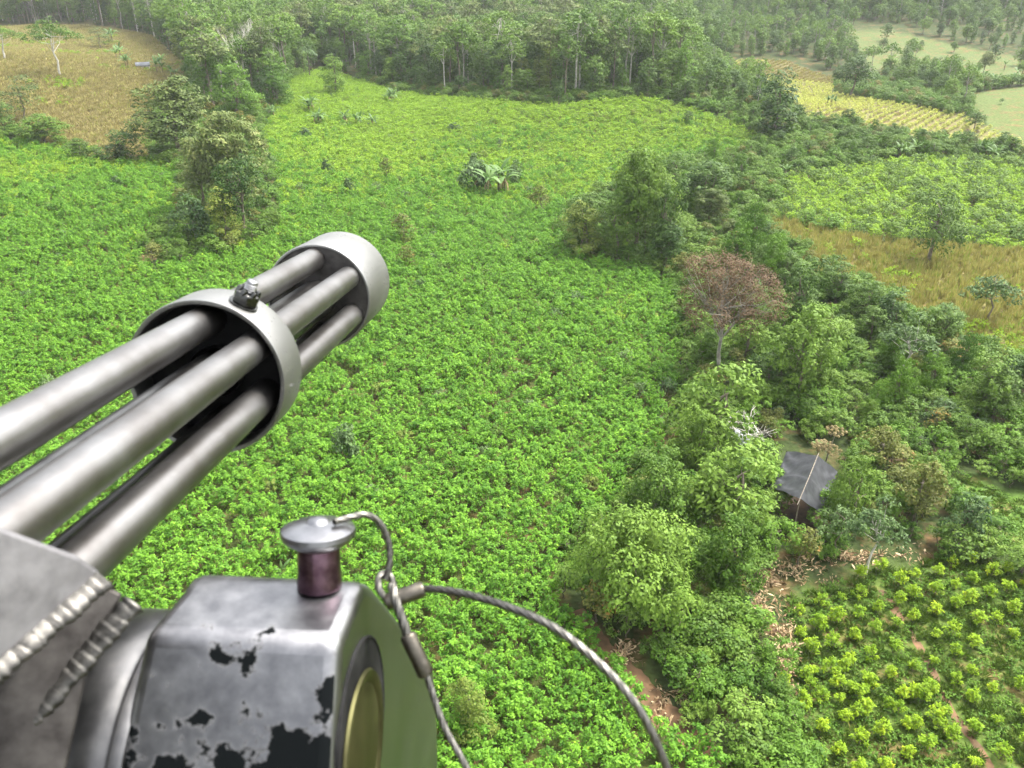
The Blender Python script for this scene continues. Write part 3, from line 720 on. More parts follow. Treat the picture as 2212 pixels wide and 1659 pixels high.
B('bush1', 1330, 1500, 985, 1150, 'rounded green bush below the light-leaved tree', 'shrub', name='shrub')
B('bigleaf', 1490, 1690, 965, 1150, 'broad-leaved tree left of the tarp shed', bx=1580)
B('bush', 1195, 1510, 1125, 1345, 'biggest round green bush at the edge of the big field', 'shrub', name='shrub', wk=.95)
B('bush1', 1490, 1650, 1115, 1290, 'green tree right of the biggest round bush')
B('dome', 1930, 2080, 405, 568, 'big round dark tree between the green and the dry plot', wk=1.0)
B('fan', 2075, 2200, 575, 700, 'small open tree standing alone in the dry plot', bx=2133)
B('fcol2', 1640, 1725, 150, 300, 'tall dark tree at the left end of the yellow plot', bx=1672)
B('fdense0', 2080, 2125, 240, 282, 'small dark tree at the end of the yellow plot')
B('fdense1', 2030, 2060, 225, 252, 'lone pale bush on the far pasture', 'shrub', name='shrub')
B('fdense3', 1795, 1880, 120, 212, 'dark tree at the corner of the yellow plot')
B('dark1', 1468, 1500, 240, 272, 'small dark bush alone on the crest of the big field', 'shrub', name='shrub')
B('weed', 1000, 1050, 330, 390, 'grey-green bush left of the banana clump', 'shrub', name='shrub')
B('weed', 985, 1060, 345, 415, 'dull green bush at the foot of the banana clump', 'shrub', name='shrub')
B('weed', 1095, 1140, 345, 400, 'grey-green bush right of the banana clump', 'shrub', name='shrub')
B('weedb', 845, 905, 462, 530, 'reddish weedy bush sticking out of the field above the muzzle', 'shrub', name='shrub')
B('weedb', 855, 900, 530, 585, 'reddish weedy bush right of the muzzle', 'shrub', name='shrub')
B('weedb', 1140, 1195, 400, 470, 'thin brownish bush right of the banana clump', 'shrub', name='shrub')
B('weedb', 820, 855, 340, 395, 'thin bush in the middle of the far field', 'shrub', name='shrub')
B('weed', 715, 800, 915, 985, 'grey-green weed clump in the field below the gun barrels', 'shrub', name='shrub')
B('yellow', 965, 1060, 1480, 1600, 'yellow-leaved bush in the field beside the steel mount', 'shrub', name='shrub')
B('rust', 1840, 1960, 925, 1030, 'orange-tinged bush behind the tarp shed', 'shrub', name='shrub', bx=1890)
B('rust', 1905, 2040, 1000, 1130, 'rusty olive bush right of the tarp shed', 'shrub', name='shrub')
B('mid0', 1765, 1880, 985, 1150, 'dense green tree hiding the right side of the tarp shed', bx=1830)
B('shrubl1', 1752, 1812, 1035, 1128, 'leafy bush against the right side of the tarp shed', 'shrub', name='shrub')
B('fan', 1735, 1850, 1080, 1200, 'feathery grey-green tree in front of the tarp shed', bx=1800)
B('blue', 1850, 1970, 1070, 1240, 'leaning tree with a slim pale trunk right of the tarp shed', bx=1870)
B('bigleaf1', 2010, 2110, 1060, 1180, 'dark broad-leaved bush at the edge of the grass slope', 'shrub', name='shrub')
B('light1', 2150, 2260, 1165, 1240, 'bright bush at the right edge above the lower right plot', 'shrub', name='shrub')
for (a, b_, c, d, w_) in ((640, 680, 275, 300, 0), (735, 770, 385, 420, 1), (690, 720, 345, 380, 0), (965, 1000, 265, 290, 1), (560, 600, 330, 360, 0), (240, 270, 380, 410, 1)):
    B('weed', a, b_, c, d, 'grey-green weed bush among the crop in the far field', 'shrub', group='weeds among the crop', name='shrub')

# vines hanging over the tall tree: its crown looks greener and hung with runners
# ------------------------------------------------------------------ withered and bare trees
def bare_tree(name, px, yb, yt, wpx, label, bark, seed, twig_mat=None, spread=.5, fork=.3, depth=4, r0=.2, tw=0, turn=0.0):
    p = ground_at(px, yb); _, _, d = project(*p); r = ray(px, yt); h = CAM_H + r.z * (p.y / r.y) - p.z; w = wpx * d / FPX
    rng = np.random.default_rng(seed); t = MB(); tips = []
    def grow(s, dr, ln, rad, lv):
        e = s + dr * ln; m = (s + e) / 2 + rng.normal(0, ln * .05, 3)
        V, F = tube([s, m, e], [rad, rad * .8, rad * .6], 6 if lv > 2 else 4); t.add(V, F, 0, .5)
        if lv == 0: tips.append(e); return
        for q_ in range(rng.integers(2, 4) if lv > 1 else 4):
            nd = unit((dr + rdir(rng, 1)[0] * spread * np.array([1, 1, .6]) + np.array([0, 0, .12]))[None])[0]
            grow(e, nd, ln * rng.uniform(.62, .88), rad * .58, lv - 1)
        if lv <= 2: tips.append(e)
    n0 = 2 if fork else 1
    for q_ in range(n0):
        dr = unit(np.array([[(q_ - .5) * .12 * n0, rng.normal(0, .05), 1]]))[0]
        grow(np.array([(q_ - .5) * r0 * 1.2, 0, 0.0]), dr, h * (fork or .4), r0, depth)
    tips = np.array(tips)
    allv = np.concatenate(t.V); sw = w / max(.1, np.ptp(allv[:, 0])); sh = h / allv[:, 2].max()
    o = empty(name, p); o.scale = (sw, sw, sh); o.rotation_euler.z = turn
    link('trunk', t.mesh('branches', [M[bark]], True), o)
    if twig_mat:
        b = MB()
        for e in tips:
            if e[2] < h * .35: continue
            m = tw; pts = e + rng.normal(0, 1, (m, 3)) * np.array([.55, .55, .4])
            V, F = leaf_quads(pts, rdir(rng, m), rng.uniform(.12, .26, m), rng.uniform(.05, .11, m), rng); b.add(V, F, 0, np.repeat(np.clip(rng.normal(.5, .22, m), 0, 1), 4))
            for k_ in range(6):
                f = e + rng.normal(0, .5, 3); V, F = tube([e, (e + f) / 2 + rng.normal(0, .05, 3), f], [.02, .014, .008], 3); b.add(V, F, 0, .35)
        link('crown', b.mesh('withered_crown', [M[twig_mat]]), o)
    return tag(o, label, 'tree')
B('withered', 1445, 1685, 556, 822, 'brown withered tree with a domed crown beside the big field', bx=1548, name='withered_tree')
bare_tree('bare_tree', 535, 210, 45, 120, 'leafless white-branched tree at the forest edge on the left', 'bark_pale', 8, None, .42, .3, 5, .22)
bare_tree('fallen_branch', 1635, 975, 900, 110, 'bare grey branches sticking out above the plastic sheet', 'bark_pale', 9, None, .8, .3, 4, .07)
# tall pale trunk with a small crown right of the bare tree
B('ftall1', 545, 625, 28, 222, 'tall slim white-trunked tree beside the bare white tree', bx=578)

# ------------------------------------------------------------------ banana plants, palms, umbel
def blade(L_, W_, seed, ragged=.25, arch=.9):
    rng = np.random.default_rng(seed); n = 9; t = np.linspace(0, 1, n); th = t * arch * 1.5
    x = np.cumsum(np.cos(.95 - th) * L_ / n); z = np.cumsum(np.sin(.95 - th) * L_ / n)
    wv = W_ * np.sin(math.pi * np.clip(t * .93 + .05, 0, 1)) ** .6
    rw = 1 - ragged * rng.random((2, n))
    c = np.stack([x, np.zeros(n), z], 1); nz = np.stack([-np.sin(.95 - th), np.zeros(n), np.cos(.95 - th)], 1)
    l = c + np.stack([np.zeros(n), wv * rw[0] * .5, np.zeros(n)], 1) - nz * (wv * .12)[:, None]
    r_ = c - np.stack([np.zeros(n), wv * rw[1] * .5, np.zeros(n)], 1) - nz * (wv * .12)[:, None]
    V = np.concatenate([l, c, r_]); a_ = np.arange(n - 1)
    F = np.concatenate([np.stack([k * n + a_, k * n + a_ + 1, (k + 1) * n + a_ + 1, (k + 1) * n + a_], 1) for k in (0, 1)])
    return mesh_np('banana_blade', V, F, M['banana'], True, None, np.clip(rng.normal(.55, .2) + np.zeros(len(V)), 0, 1))
BL = [blade(2.3, .55, 400 + i, arch=.55 + .25 * (i % 4)) for i in range(5)]
DEADL = mesh_np('dead_blade', np.array([(0, -.05, 0), (.35, -.12, -.5), (.45, -.05, -1.3), (.45, .06, -1.3), (.35, .12, -.5), (0, .05, 0)]), np.array([(0, 1, 4, 5), (1, 2, 3, 4)]), M['litter'], False, None, np.full(6, .4))
V, F = tube([(0, 0, 0), (.03, 0, 1.0), (0, .02, 2.1)], [.16, .13, .08], 7)
BST = mesh_np('banana_stem', V, F, M['stem'], True, None, np.full(len(V), .5))
def banana(px, yb, hpx, label, group=None, stems=1, leaves=8, k=1.0):
    p = ground_at(px, yb); _, _, d = project(*p); s = hpx * d / FPX / 4.0 * k / math.cos(R(20))
    o = empty('banana_plant', p); o.scale = (s, s, s); o.rotation_euler.z = rg.uniform(0, 6.28)
    for q_ in range(stems):
        off = Vector((0, 0, 0)) if q_ == 0 else Vector((rg.normal(0, .8), rg.normal(0, .8), -rg.uniform(0, .6)))
        st = link('stem', BST, o); st.location = off
        for i in range(leaves):
            l = link('leaf', BL[rg.integers(0, 5)], o); l.location = off + Vector((0, 0, 2.0 - .05 * i))
            l.rotation_euler = (0, rg.uniform(-.35, .35) - (.5 if i > leaves - 3 else 0), i * 2.4 + rg.uniform(-.3, .3)); l.scale = (rg.uniform(.8, 1.1),) * 3
        for i in range(2):
            l = link('dead_leaf', DEADL, o); l.location = off + Vector((0, 0, 1.9)); l.rotation_euler.z = rg.uniform(0, 6.28)
    return tag(o, label, 'banana plant', group)
banana(1078, 420, 78, 'big banana clump standing alone in the middle of the field', stems=4, leaves=9)
banana(675, 245, 45, 'tallest banana clump at the far left side of the big field', 'banana plants in the far field', stems=3)
banana(690, 272, 42, 'banana clump just below the tallest one in the far field', 'banana plants in the far field', stems=3)
banana(585, 258, 38, 'banana plant by the trees at the left of the far field', 'banana plants in the far field', stems=2)
for x_, y_, l_ in ((745, 270, 'left'), (770, 275, 'middle'), (805, 278, 'right')):
    banana(x_, y_, 36, '%s one of three banana plants in a row in the far field' % l_, 'banana plants in the far field', stems=2)
banana(845, 222, 32, 'banana clump close to the forest edge in the far field', stems=4)
for i, (x_, y_) in enumerate(((262, 130), (278, 148), (340, 160), (372, 172), (352, 150), (245, 95), (430, 185))):
    banana(x_, y_, 36, 'banana plant by the grey roof on the brown hill', 'banana plants on the brown hill', stems=2)
banana(110, 58, 26, 'banana plant at the forest edge above the brown hill')
for x_, y_ in ((1950, 345), (1975, 340), (2125, 345), (2150, 350), (2110, 338), (2000, 338)):
    banana(x_, y_, 40, 'banana plant in the hedge below the yellow plot', 'banana plants in the hedge', stems=2)
banana(1795, 228, 26, 'banana plant standing in the yellow plot', stems=3)
banana(1695, 385, 34, 'banana plant at the left corner of the green right plot', stems=1)
for i in range(14):
    banana(2075 + rg.uniform(0, 137), rg.uniform(152, 192), 24, 'banana plant in the far grove at the upper right', 'banana plants in the far grove', stems=1, leaves=6)
banana(612, 1252, 60, 'young banana plant behind the steel mount', stems=1, leaves=5, k=.8)
banana(1585, 1290, 70, 'dark broad-leaved plant in the thicket by the dry leaves', stems=1, leaves=9, k=.9)
banana(1765, 985, 50, 'broad-leaved plant at the back of the tarp shed', stems=1, leaves=7)
banana(2085, 1110, 60, 'large-leaved plant at the edge of the grass slope', stems=2, leaves=7)

def palm(px, yb, yt, label, seed):
    p = ground_at(px, yb); r = ray(px, yt); h = CAM_H + r.z * (p.y / r.y) - p.z; rng = np.random.default_rng(seed)
    o = empty('palm_tree', p); V, F = tube([(0, 0, 0), (.1, 0, h * .5), (0, .1, h * .86)], [.18, .13, .1], 7)
    link('trunk', mesh_np('palm_trunk', V, F, M['bark'], True, None, np.full(len(V), .5)), o)
    b = MB()
    for i in range(14):
        a_ = i * 2.4; el = rng.uniform(.1, 1.2); L_ = h * .28; t = np.linspace(0, 1, 7)
        ax = np.stack([np.cos(a_) * t * L_ * math.cos(el), np.sin(a_) * t * L_ * math.cos(el), t * L_ * math.sin(el) - t ** 2 * L_ * .55], 1) + [0, 0, h * .86]
        V, F = tube(ax, [.04] * 7, 3); b.add(V, F, 0, .5)
        sd_ = np.array([-math.sin(a_), math.cos(a_), 0])
        for j in range(1, 7):
            for sg in (-1, 1):
                e = ax[j] + sd_ * sg * L_ * .3 * (1 - .4 * t[j]) + np.array([0, 0, -L_ * .12]); dv = (ax[j] - ax[j - 1]) * .75
                b.add(np.array([ax[j], ax[j] + dv, e + dv * .6, e]), np.array([[0, 1, 2, 3]]), 0, np.full(4, rng.uniform(.3, .8)))
    link('crown', b.mesh('palm_crown', [M['blue']]), o)
    return tag(o, label, 'palm tree')
palm(670, 172, 98, 'slender palm with a thin trunk at the far field corner', 3)
palm(735, 100, 48, 'palm rising from the forest behind the far field', 4)

p = ground_at(1772, 1040); r = ray(1788, 928); 
o = empty('umbel_plant', p); h = CAM_H + r.z * (p.y / r.y) - p.z; rng = np.random.default_rng(5)
V, F = tube([(0, 0, 0), (.15, 0, h * .6), (.35, 0, h * .88)], [.06, .05, .03], 6); link('stem', mesh_np('umbel_stem', V, F, M['pole'], True, None, np.full(len(V), .5)), o)
for (cx_, cz_, w_) in ((.35, h, .75), (-.25, h * .74, .7), (.2, h * .66, .8), (-.7, h * .7, .5)):
    b = MB()
    for i in range(16):
        a_ = i * 2.4; q_ = math.sqrt(i / 16) * w_; e = np.array([cx_ + q_ * math.cos(a_), q_ * math.sin(a_), cz_ - .3 * q_ * q_])
        V, F = tube([(cx_ * .9, 0, cz_ - .55), e], [.012, .008], 3); b.add(V, F, 1, .5)
        m = 40; d_ = rdir(rng, m); d_[:, 2] = np.abs(d_[:, 2])
        V, F = leaf_quads(e + d_ * .13, d_, .08, .07, rng); b.add(V, F, 0, np.repeat(np.clip(rng.normal(.5, .25, m), 0, 1), 4))
    link('flower_head', b.mesh('umbel_head', [M['umbel'], M['stem']]), o)
tag(o, 'tall plant with tan umbrella flower heads over the tarp roof', 'plant')

# ------------------------------------------------------------------ tarp shed
def at_z(px, py, z):
    r = ray(px, py); t = (z - CAM_H) / r.z; return np.array((r.x * t, r.y * t, z))
gz = float(ground_at(1728, 1120).z)
RZ, EZ = gz + 3.5, gz + 1.75
Rf, Rn = at_z(1766, 985, RZ), at_z(1728, 1077, RZ)
Lf, Ln = at_z(1700, 973, EZ + .25), at_z(1668, 1052, EZ)
Qn = at_z(1777, 1110, EZ - .1); Qf = Rf + (Qn - Rn) * 1.0
sh = empty('tarp_shed', ((Rf + Rn) / 2 * [1, 1, 0] + [0, 0, gz])); so = np.array(sh.location)
def sheet(A, B_, C, D, seed, n=26):
    rng = np.random.default_rng(seed); u = np.linspace(0, 1, n)
    U, W_ = np.meshgrid(u, u); U = U[..., None]; W_ = W_[..., None]
    Pn = (1 - U) * (1 - W_) * A + U * (1 - W_) * B_ + U * W_ * C + (1 - U) * W_ * D
    sag = -.16 * np.sin(math.pi * U) * np.sin(math.pi * W_) 
    wr = .06 * np.sin((W_ * 6 + U * 1.5 + .25 * np.sin(U * 7)) * 3.3) * (U ** .6) + .03 * np.sin((W_ * 3 - U) * 8 + seed) + .10 * np.exp(-((W_ - .62 + .08 * np.sin(U * 5)) / .03) ** 2)
    edge = -.06 * np.abs(np.sin(W_ * 9 + seed)) * (U > .97)
    Pn = Pn + np.concatenate([np.zeros_like(U), np.zeros_like(U), sag + wr + edge], -1)
    V = Pn.reshape(-1, 3) - so; i_ = np.arange(n * n).reshape(n, n)
    return V, np.stack([i_[:-1, :-1], i_[:-1, 1:], i_[1:, 1:], i_[1:, :-1]], -1).reshape(-1, 4)
for nm, (A, B_, C, D), sd_ in (('left', (Rf, Lf, Ln, Rn), 1), ('right', (Rf + [0, 0, .012], Qf, Qn, Rn + [0, 0, .012]), 2)):
    V, F = sheet(A, B_, C, D, sd_); pr = link('roof', mesh_np('tarp_slope', V, F, M['tarp'], True), sh)
    pr['label'] = 'black tarp slope on the %s of the ridge' % nm
dr = (Rn - Rf) / np.linalg.norm(Rn - Rf)
V, F = tube([Rf - dr * .3 - so + [0, 0, .05], (Rf + Rn) / 2 - so + [.03, 0, .06], Rn + dr * .75 - so + [0, 0, -.0]], [.035, .032, .025], 7); link('ridge_pole', mesh_np('ridge_pole', V, F, M['pole'], True), sh)
for c_ in (Lf, Ln, Qf, Qn, Rn, Rf):
    g_ = np.array((c_[0], c_[1], float(hgt(c_[0], c_[1])) - .1)); V, F = tube([g_ - so, c_ - so - [0, 0, .06]], [.05, .04], 6); link('post', mesh_np('shed_post', V, F, M['bark'], True), sh)
tag(sh, 'open shed roofed with a black plastic tarp among the trees', 'shed')
fl = np.array([Lf, Ln, Qn + dr * 1.2, Qf]); fl = fl + dr * .9; n = 8
u = np.linspace(0, 1, n); U, W_ = np.meshgrid(u, u)
X = (1 - U) * (1 - W_) * fl[0, 0] + U * (1 - W_) * fl[3, 0] + U * W_ * fl[2, 0] + (1 - U) * W_ * fl[1, 0]; Y = (1 - U) * (1 - W_) * fl[0, 1] + U * (1 - W_) * fl[3, 1] + U * W_ * fl[2, 1] + (1 - U) * W_ * fl[1, 1]
i_ = np.arange(n * n).reshape(n, n)
tag(link('shed_floor', mesh_np('shed_floor', np.stack([X, Y, hgt(X, Y) + .03], -1).reshape(-1, 3), np.stack([i_[:-1, :-1], i_[:-1, 1:], i_[1:, 1:], i_[1:, :-1]], -1).reshape(-1, 4), M['floor'], True)), 'trodden earth floor of the tarp shed', kind='structure')
# crumpled plastic sheet
p = ground_at(1612, 975); rng = np.random.default_rng(3); n = 12; U, W_ = np.meshgrid(np.linspace(-.9, .9, n), np.linspace(-.7, .7, n))
V = np.stack([U + rng.normal(0, .04, U.shape), W_ + rng.normal(0, .04, U.shape), .9 + .35 * np.sin(U * 3 + 1) * np.cos(W_ * 4) - .5 * W_ * -1 + rng.normal(0, .05, U.shape)], -1).reshape(-1, 3); i_ = np.arange(n * n).reshape(n, n)
o = link('plastic_sheet', mesh_np('plastic_sheet', V, np.stack([i_[:-1, :-1], i_[:-1, 1:], i_[1:, 1:], i_[1:, :-1]], -1).reshape(-1, 4), M['sheet'])); o.location = p
tag(o, 'crumpled grey plastic sheet caught in the shrubs behind the shed', 'plastic sheet')

# far huts
def hut(px, py, wpx, label, roof='tin', wall=True):
    p = ground_at(px, py); _, _, d = project(*p); w = wpx * d / FPX; dp = w * .7; h = w * .34
    o = empty('hut', p); o.rotation_euler.z = rg.uniform(-.5, .5)
    x, y = w / 2, dp / 2
    if wall:
        V = np.array([(-x, -y, 0), (x, -y, 0), (x, y, 0), (-x, y, 0), (-x, -y, h), (x, -y, h), (x, y, h), (-x, y, h), (-x, 0, h * 1.55), (x, 0, h * 1.55)])
        link('wall', mesh_np('hut_wall', V, [np.array([(0, 1, 5, 4), (1, 2, 6, 5), (2, 3, 7, 6), (3, 0, 4, 7)]), np.array([(4, 8, 7), (5, 6, 9)])], M['wallw']), o)
        V = np.array([(x * .1, -y - .03, 0), (x * .4, -y - .03, 0), (x * .4, -y - .03, h * .8), (x * .1, -y - .03, h * .8)]); link('door', mesh_np('hut_door', V, np.array([(0, 1, 2, 3)]), M['bark']), o)
    x, y = x * 1.12, y * 1.2; b = h * .9; t_ = h * 1.6
    V = np.array([(-x, -y, b), (x, -y, b), (x, 0, t_), (-x, 0, t_), (-x, y, b), (x, y, b), (-x, -y, b + .12), (x, -y, b + .12), (x, 0, t_ + .12), (-x, 0, t_ + .12), (-x, y, b + .12), (x, y, b + .12)])
    link('roof', mesh_np('hut_roof', V, np.array([(6, 7, 8, 9), (9, 8, 11, 10), (1, 0, 3, 2), (2, 3, 4, 5), (0, 1, 7, 6), (5, 4, 10, 11)]), M[roof]), o)
    return tag(o, label, 'hut')
hut(310, 150, 26, 'grey-roofed hut between the banana plants on the brown hill')
hut(1652, 48, 16, 'small white hut in the forest at the top right')
hut(1782, 36, 22, 'dark-roofed hut on the far clearing at the top right', 'tarp')
hut(2097, 186, 20, 'small pale hut by the far banana grove')

# dry fallen leaves and sticks in the clearings
P_ = []
rl = np.random.default_rng(9)
for (cx_, cy_, sx, sy, m) in ((1640, 1290, 30, 45, 90), (1690, 1240, 60, 18, 90), (1860, 1205, 90, 14, 80), (1345, 1420, 22, 26, 45), (1690, 1400, 18, 50, 80), (1440, 1520, 40, 40, 30), (300, 575, 40, 20, 60), (1600, 1305, 30, 20, 40), (570, 515, 50, 20, 50), (1700, 1480, 14, 60, 50)):
    for _ in range(m): P_.append(ground_at(cx_ + rl.normal(0, sx * .7), cy_ + rl.normal(0, sy * .7)) + Vector((0, 0, rl.uniform(.05, .35))))
P_ = np.array(P_); n = len(P_)
LT = []
for i in range(4):
    r_ = np.random.default_rng(500 + i); b = MB(); m = 5
    d_ = rdir(r_, m); d_[:, 2] = np.abs(d_[:, 2]) + .6
    V, F = leaf_quads(r_.normal(0, .15, (m, 3)) * [1, 1, .3], unit(d_), r_.uniform(.3, .7, m), r_.uniform(.1, .2, m), r_); b.add(V, F, 0, np.repeat(r_.random(m), 4)); LT.append(b.mesh('litter', [M['litter']]))
scatter('fallen_leaves', P_, rl.integers(0, 4, n), rl.uniform(0, 6.28, n), np.ones((n, 3)) * rl.uniform(.35, .9, (n, 1)), LT, 'dry tan fallen leaves along the clearing edges')
#@@GUN
# ------------------------------------------------------------------ the gun, its mount, pin and wires
def metal(name, c1, c2, rough, rvar=.06, scale=60, stretch=(1, 1, 1), bump=.0, metallic=1.0, lo=.35, hi=.65, spots=None, spot_scale=90, spot_at=.66, spot_area=None, spot_soft=.035, low_bias=0.0):
    m, nt, N, L, P = new_mat(name)
    tc = N.new('ShaderNodeTexCoord'); mp = N.new('ShaderNodeMapping'); mp.inputs['Scale'].default_value = stretch
    L.new(tc.outputs['Object'], mp.inputs[0])
    no = N.new('ShaderNodeTexNoise'); no.inputs['Scale'].default_value = scale; no.inputs['Detail'].default_value = 7; no.inputs['Roughness'].default_value = .6
    L.new(mp.outputs[0], no.inputs['Vector'])
    cr = N.new('ShaderNodeValToRGB'); e = cr.color_ramp.elements
    e[0].position = lo; e[0].color = rgba(c1); e[1].position = hi; e[1].color = rgba(c2)
    L.new(no.outputs['Fac'], cr.inputs[0])
    mr = N.new('ShaderNodeMapRange'); mr.inputs['To Min'].default_value = rough - rvar; mr.inputs['To Max'].default_value = rough + rvar
    L.new(no.outputs['Fac'], mr.inputs['Value'])
    colr, ro, me_ = cr.outputs[0], mr.outputs[0], None
    P.inputs['Metallic'].default_value = metallic
    if metallic == 0: P.inputs['Specular IOR Level'].default_value = .06
    if spots:
        n3 = N.new('ShaderNodeTexNoise'); n3.inputs['Scale'].default_value = spot_scale; n3.inputs['Detail'].default_value = 4; n3.inputs['Roughness'].default_value = .55
        L.new(tc.outputs['Object'], n3.inputs['Vector'])
        f = n3.outputs['Fac']
        if spot_area:
            n4 = N.new('ShaderNodeTexNoise'); n4.inputs['Scale'].default_value = spot_area; n4.inputs['Detail'].default_value = 2
            L.new(tc.outputs['Object'], n4.inputs['Vector'])
            ma = N.new('ShaderNodeMath'); ma.operation = 'MULTIPLY_ADD'; ma.inputs[1].default_value = .9; L.new(n4.outputs['Fac'], ma.inputs[0]); L.new(f, ma.inputs[2]); 
            sb = N.new('ShaderNodeMath'); sb.operation = 'SUBTRACT'; L.new(ma.outputs[0], sb.inputs[0]); sb.inputs[1].default_value = .45; f = sb.outputs[0]
        if low_bias:
            sx_ = N.new('ShaderNodeSeparateXYZ'); L.new(tc.outputs['Object'], sx_.inputs[0]); m6 = N.new('ShaderNodeMath'); m6.operation = 'MULTIPLY_ADD'; m6.inputs[1].default_value = -low_bias; L.new(sx_.outputs['Y'], m6.inputs[0]); L.new(f, m6.inputs[2]); f = m6.outputs[0]
        c3 = N.new('ShaderNodeValToRGB'); c3.color_ramp.elements[0].position = spot_at; c3.color_ramp.elements[1].position = spot_at + spot_soft
        L.new(f, c3.inputs[0])
        mx = N.new('ShaderNodeMix'); mx.data_type = 'RGBA'; L.new(c3.outputs[0], mx.inputs[0]); L.new(colr, mx.inputs[6]); mx.inputs[7].default_value = rgba(spots); colr = mx.outputs[2]
        iv = N.new('ShaderNodeMath'); iv.operation = 'MULTIPLY_ADD'; iv.inputs[1].default_value = -metallic; iv.inputs[2].default_value = metallic; L.new(c3.outputs[0], iv.inputs[0]); L.new(iv.outputs[0], P.inputs['Metallic'])
    if spots:
        m5 = N.new('ShaderNodeMix'); m5.data_type = 'FLOAT'; L.new(c3.outputs[0], m5.inputs[0]); L.new(ro, m5.inputs[2]); m5.inputs[3].default_value = .75; ro = m5.outputs[0]; P.inputs['Specular IOR Level'].default_value = .07
    L.new(colr, P.inputs['Base Color']); L.new(ro, P.inputs['Roughness'])
    if bump:
        b = N.new('ShaderNodeBump'); b.inputs['Strength'].default_value = bump; b.inputs['Distance'].default_value = .001; L.new(no.outputs['Fac'], b.inputs['Height']); L.new(b.outputs[0], P.inputs['Normal'])
    return m
M['barrel'] = metal('barrel_steel', (.155, .145, .138), (.235, .232, .23), .40, .07, 26, (1, 1, 1))
M['clamp'] = metal('clamp_steel', (.22, .22, .214), (.255, .255, .248), .48, .03, 12, spots=(.12, .12, .12), spot_scale=420, spot_at=.73, spot_area=40)
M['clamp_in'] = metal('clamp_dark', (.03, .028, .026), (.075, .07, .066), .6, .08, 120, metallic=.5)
M['bore'] = metal('interior_black', (.008, .008, .008), (.02, .02, .02), .7, metallic=0)  # near-black colour stands in for shade inside the ring, bore and gap
M['shaft'] = metal('spindle_steel', (.13, .125, .125), (.24, .235, .23), .33, .06, 60)
M['nut'] = metal('bolt_steel', (.05, .05, .048), (.11, .11, .105), .25, .05, 200)
M['stud'] = metal('stud_steel', (.22, .22, .22), (.35, .35, .35), .3, .05, 200)
M['mount'] = metal('mount_alloy', (.16, .16, .168), (.26, .26, .268), .40, .1, 90, bump=.15, spots=(.0025, .0035, .004), spot_scale=95, spot_at=.505, spot_area=34, spot_soft=.06, low_bias=7.0)  # flakes blacker than real paint: shade from the cabin put into their colour
M['mount_bare'] = metal('mount_bare_alloy', (.17, .175, .168), (.22, .225, .218), .34, .06, 25)
M['plate'] = metal('plate_alloy', (.17, .165, .172), (.25, .245, .252), .55, .1, 120, bump=.1)
M['flange'] = metal('flange_alloy', (.09, .09, .093), (.15, .149, .15), .45, .08, 70)
M['web'] = metal('web_dark', (.03, .027, .025), (.07, .065, .06), .5, .08, 90)
M['weld'] = metal('weld_metal', (.05, .048, .045), (.12, .115, .105), .45, .1, 300)
M['brass'] = metal('bushing_brass', (.055, .053, .024), (.085, .082, .038), .55, .06, 60)
M['pinhead'] = metal('pin_steel', (.17, .17, .178), (.27, .27, .28), .32, .08, 90)
M['pinshank'] = metal('pin_shank_purple', (.09, .05, .068), (.2, .125, .16), .3, .06, 160)
M['wire'] = metal('wire_steel', (.09, .087, .078), (.18, .173, .155), .45, .05, 500)
M['ferrule'] = metal('ferrule_steel', (.085, .076, .062), (.155, .14, .118), .45, .08, 200)

CAMROT = Matrix(((1, 0, 0), (0, SP, -CP), (0, CP, SP))).to_4x4()      # axes of the gun's own frame: right, up, back
def rig(name, o0):
    """an Empty at point o0, with the axes the gun is mounted on"""
    e = empty(name); e.matrix_world = Matrix.Translation(Vector((0, 0, CAM_H)) + CAMROT.to_3x3() @ Vector(o0)) @ CAMROT
    return e, np.array(o0, float)
def pc(px, py, depth): return np.array(((px - CX) / FPX * depth, (CY - py) / FPX * depth, -depth))
def frame(d):
    d = unit(np.asarray(d, float)[None])[0]; u = unit(np.cross(d, [1, 0, 0])[None])[0]; return d, u, np.cross(d, u)
def lathe(o, d, prof, k=64):
    """prof: (t along d, radius) -> surface of revolution"""
    d, u, v = frame(d); a = np.arange(k) * 2 * math.pi / k
    ring = np.cos(a)[:, None] * u + np.sin(a)[:, None] * v
    V = np.concatenate([np.asarray(o) + d * t + ring * max(r, 1e-5) for t, r in prof]); n = len(prof)
    i0 = np.arange(n - 1)[:, None] * k; j = np.arange(k)[None]
    return V, np.stack([i0 + j, i0 + k + j, i0 + k + (j + 1) % k, i0 + (j + 1) % k], -1).reshape(-1, 4)
def part(name, VF, mat, root, o0, smooth=True, label=None, bevel=0, auto=35, parent=None):
    me = mesh_np(name, VF[0] - o0, VF[1], M[mat], smooth)
    o = link(name, me, parent or root)
    if smooth:
        try: me.set_sharp_from_angle(angle=R(auto))
        except Exception: pass
    if bevel:
        b = o.modifiers.new('bevel', 'BEVEL'); b.width = bevel; b.segments = 4; b.limit_method = 'ANGLE'; b.angle_limit = R(25)
    if label: o['label'] = label
    return o

GD = np.array([.0724, .3273, -1.0]); GO = np.array([-.1794, .0071, -.5]); GL = np.linalg.norm(GD); RR = .045
gpt = lambda z: GO + GD * (z - .5)
d_, u_, v_ = frame(GD)
gun, g0 = rig('rotary_gun', gpt(.13))
tt = lambda z: (z - .13) * GL            # depth -> distance along the gun from its base
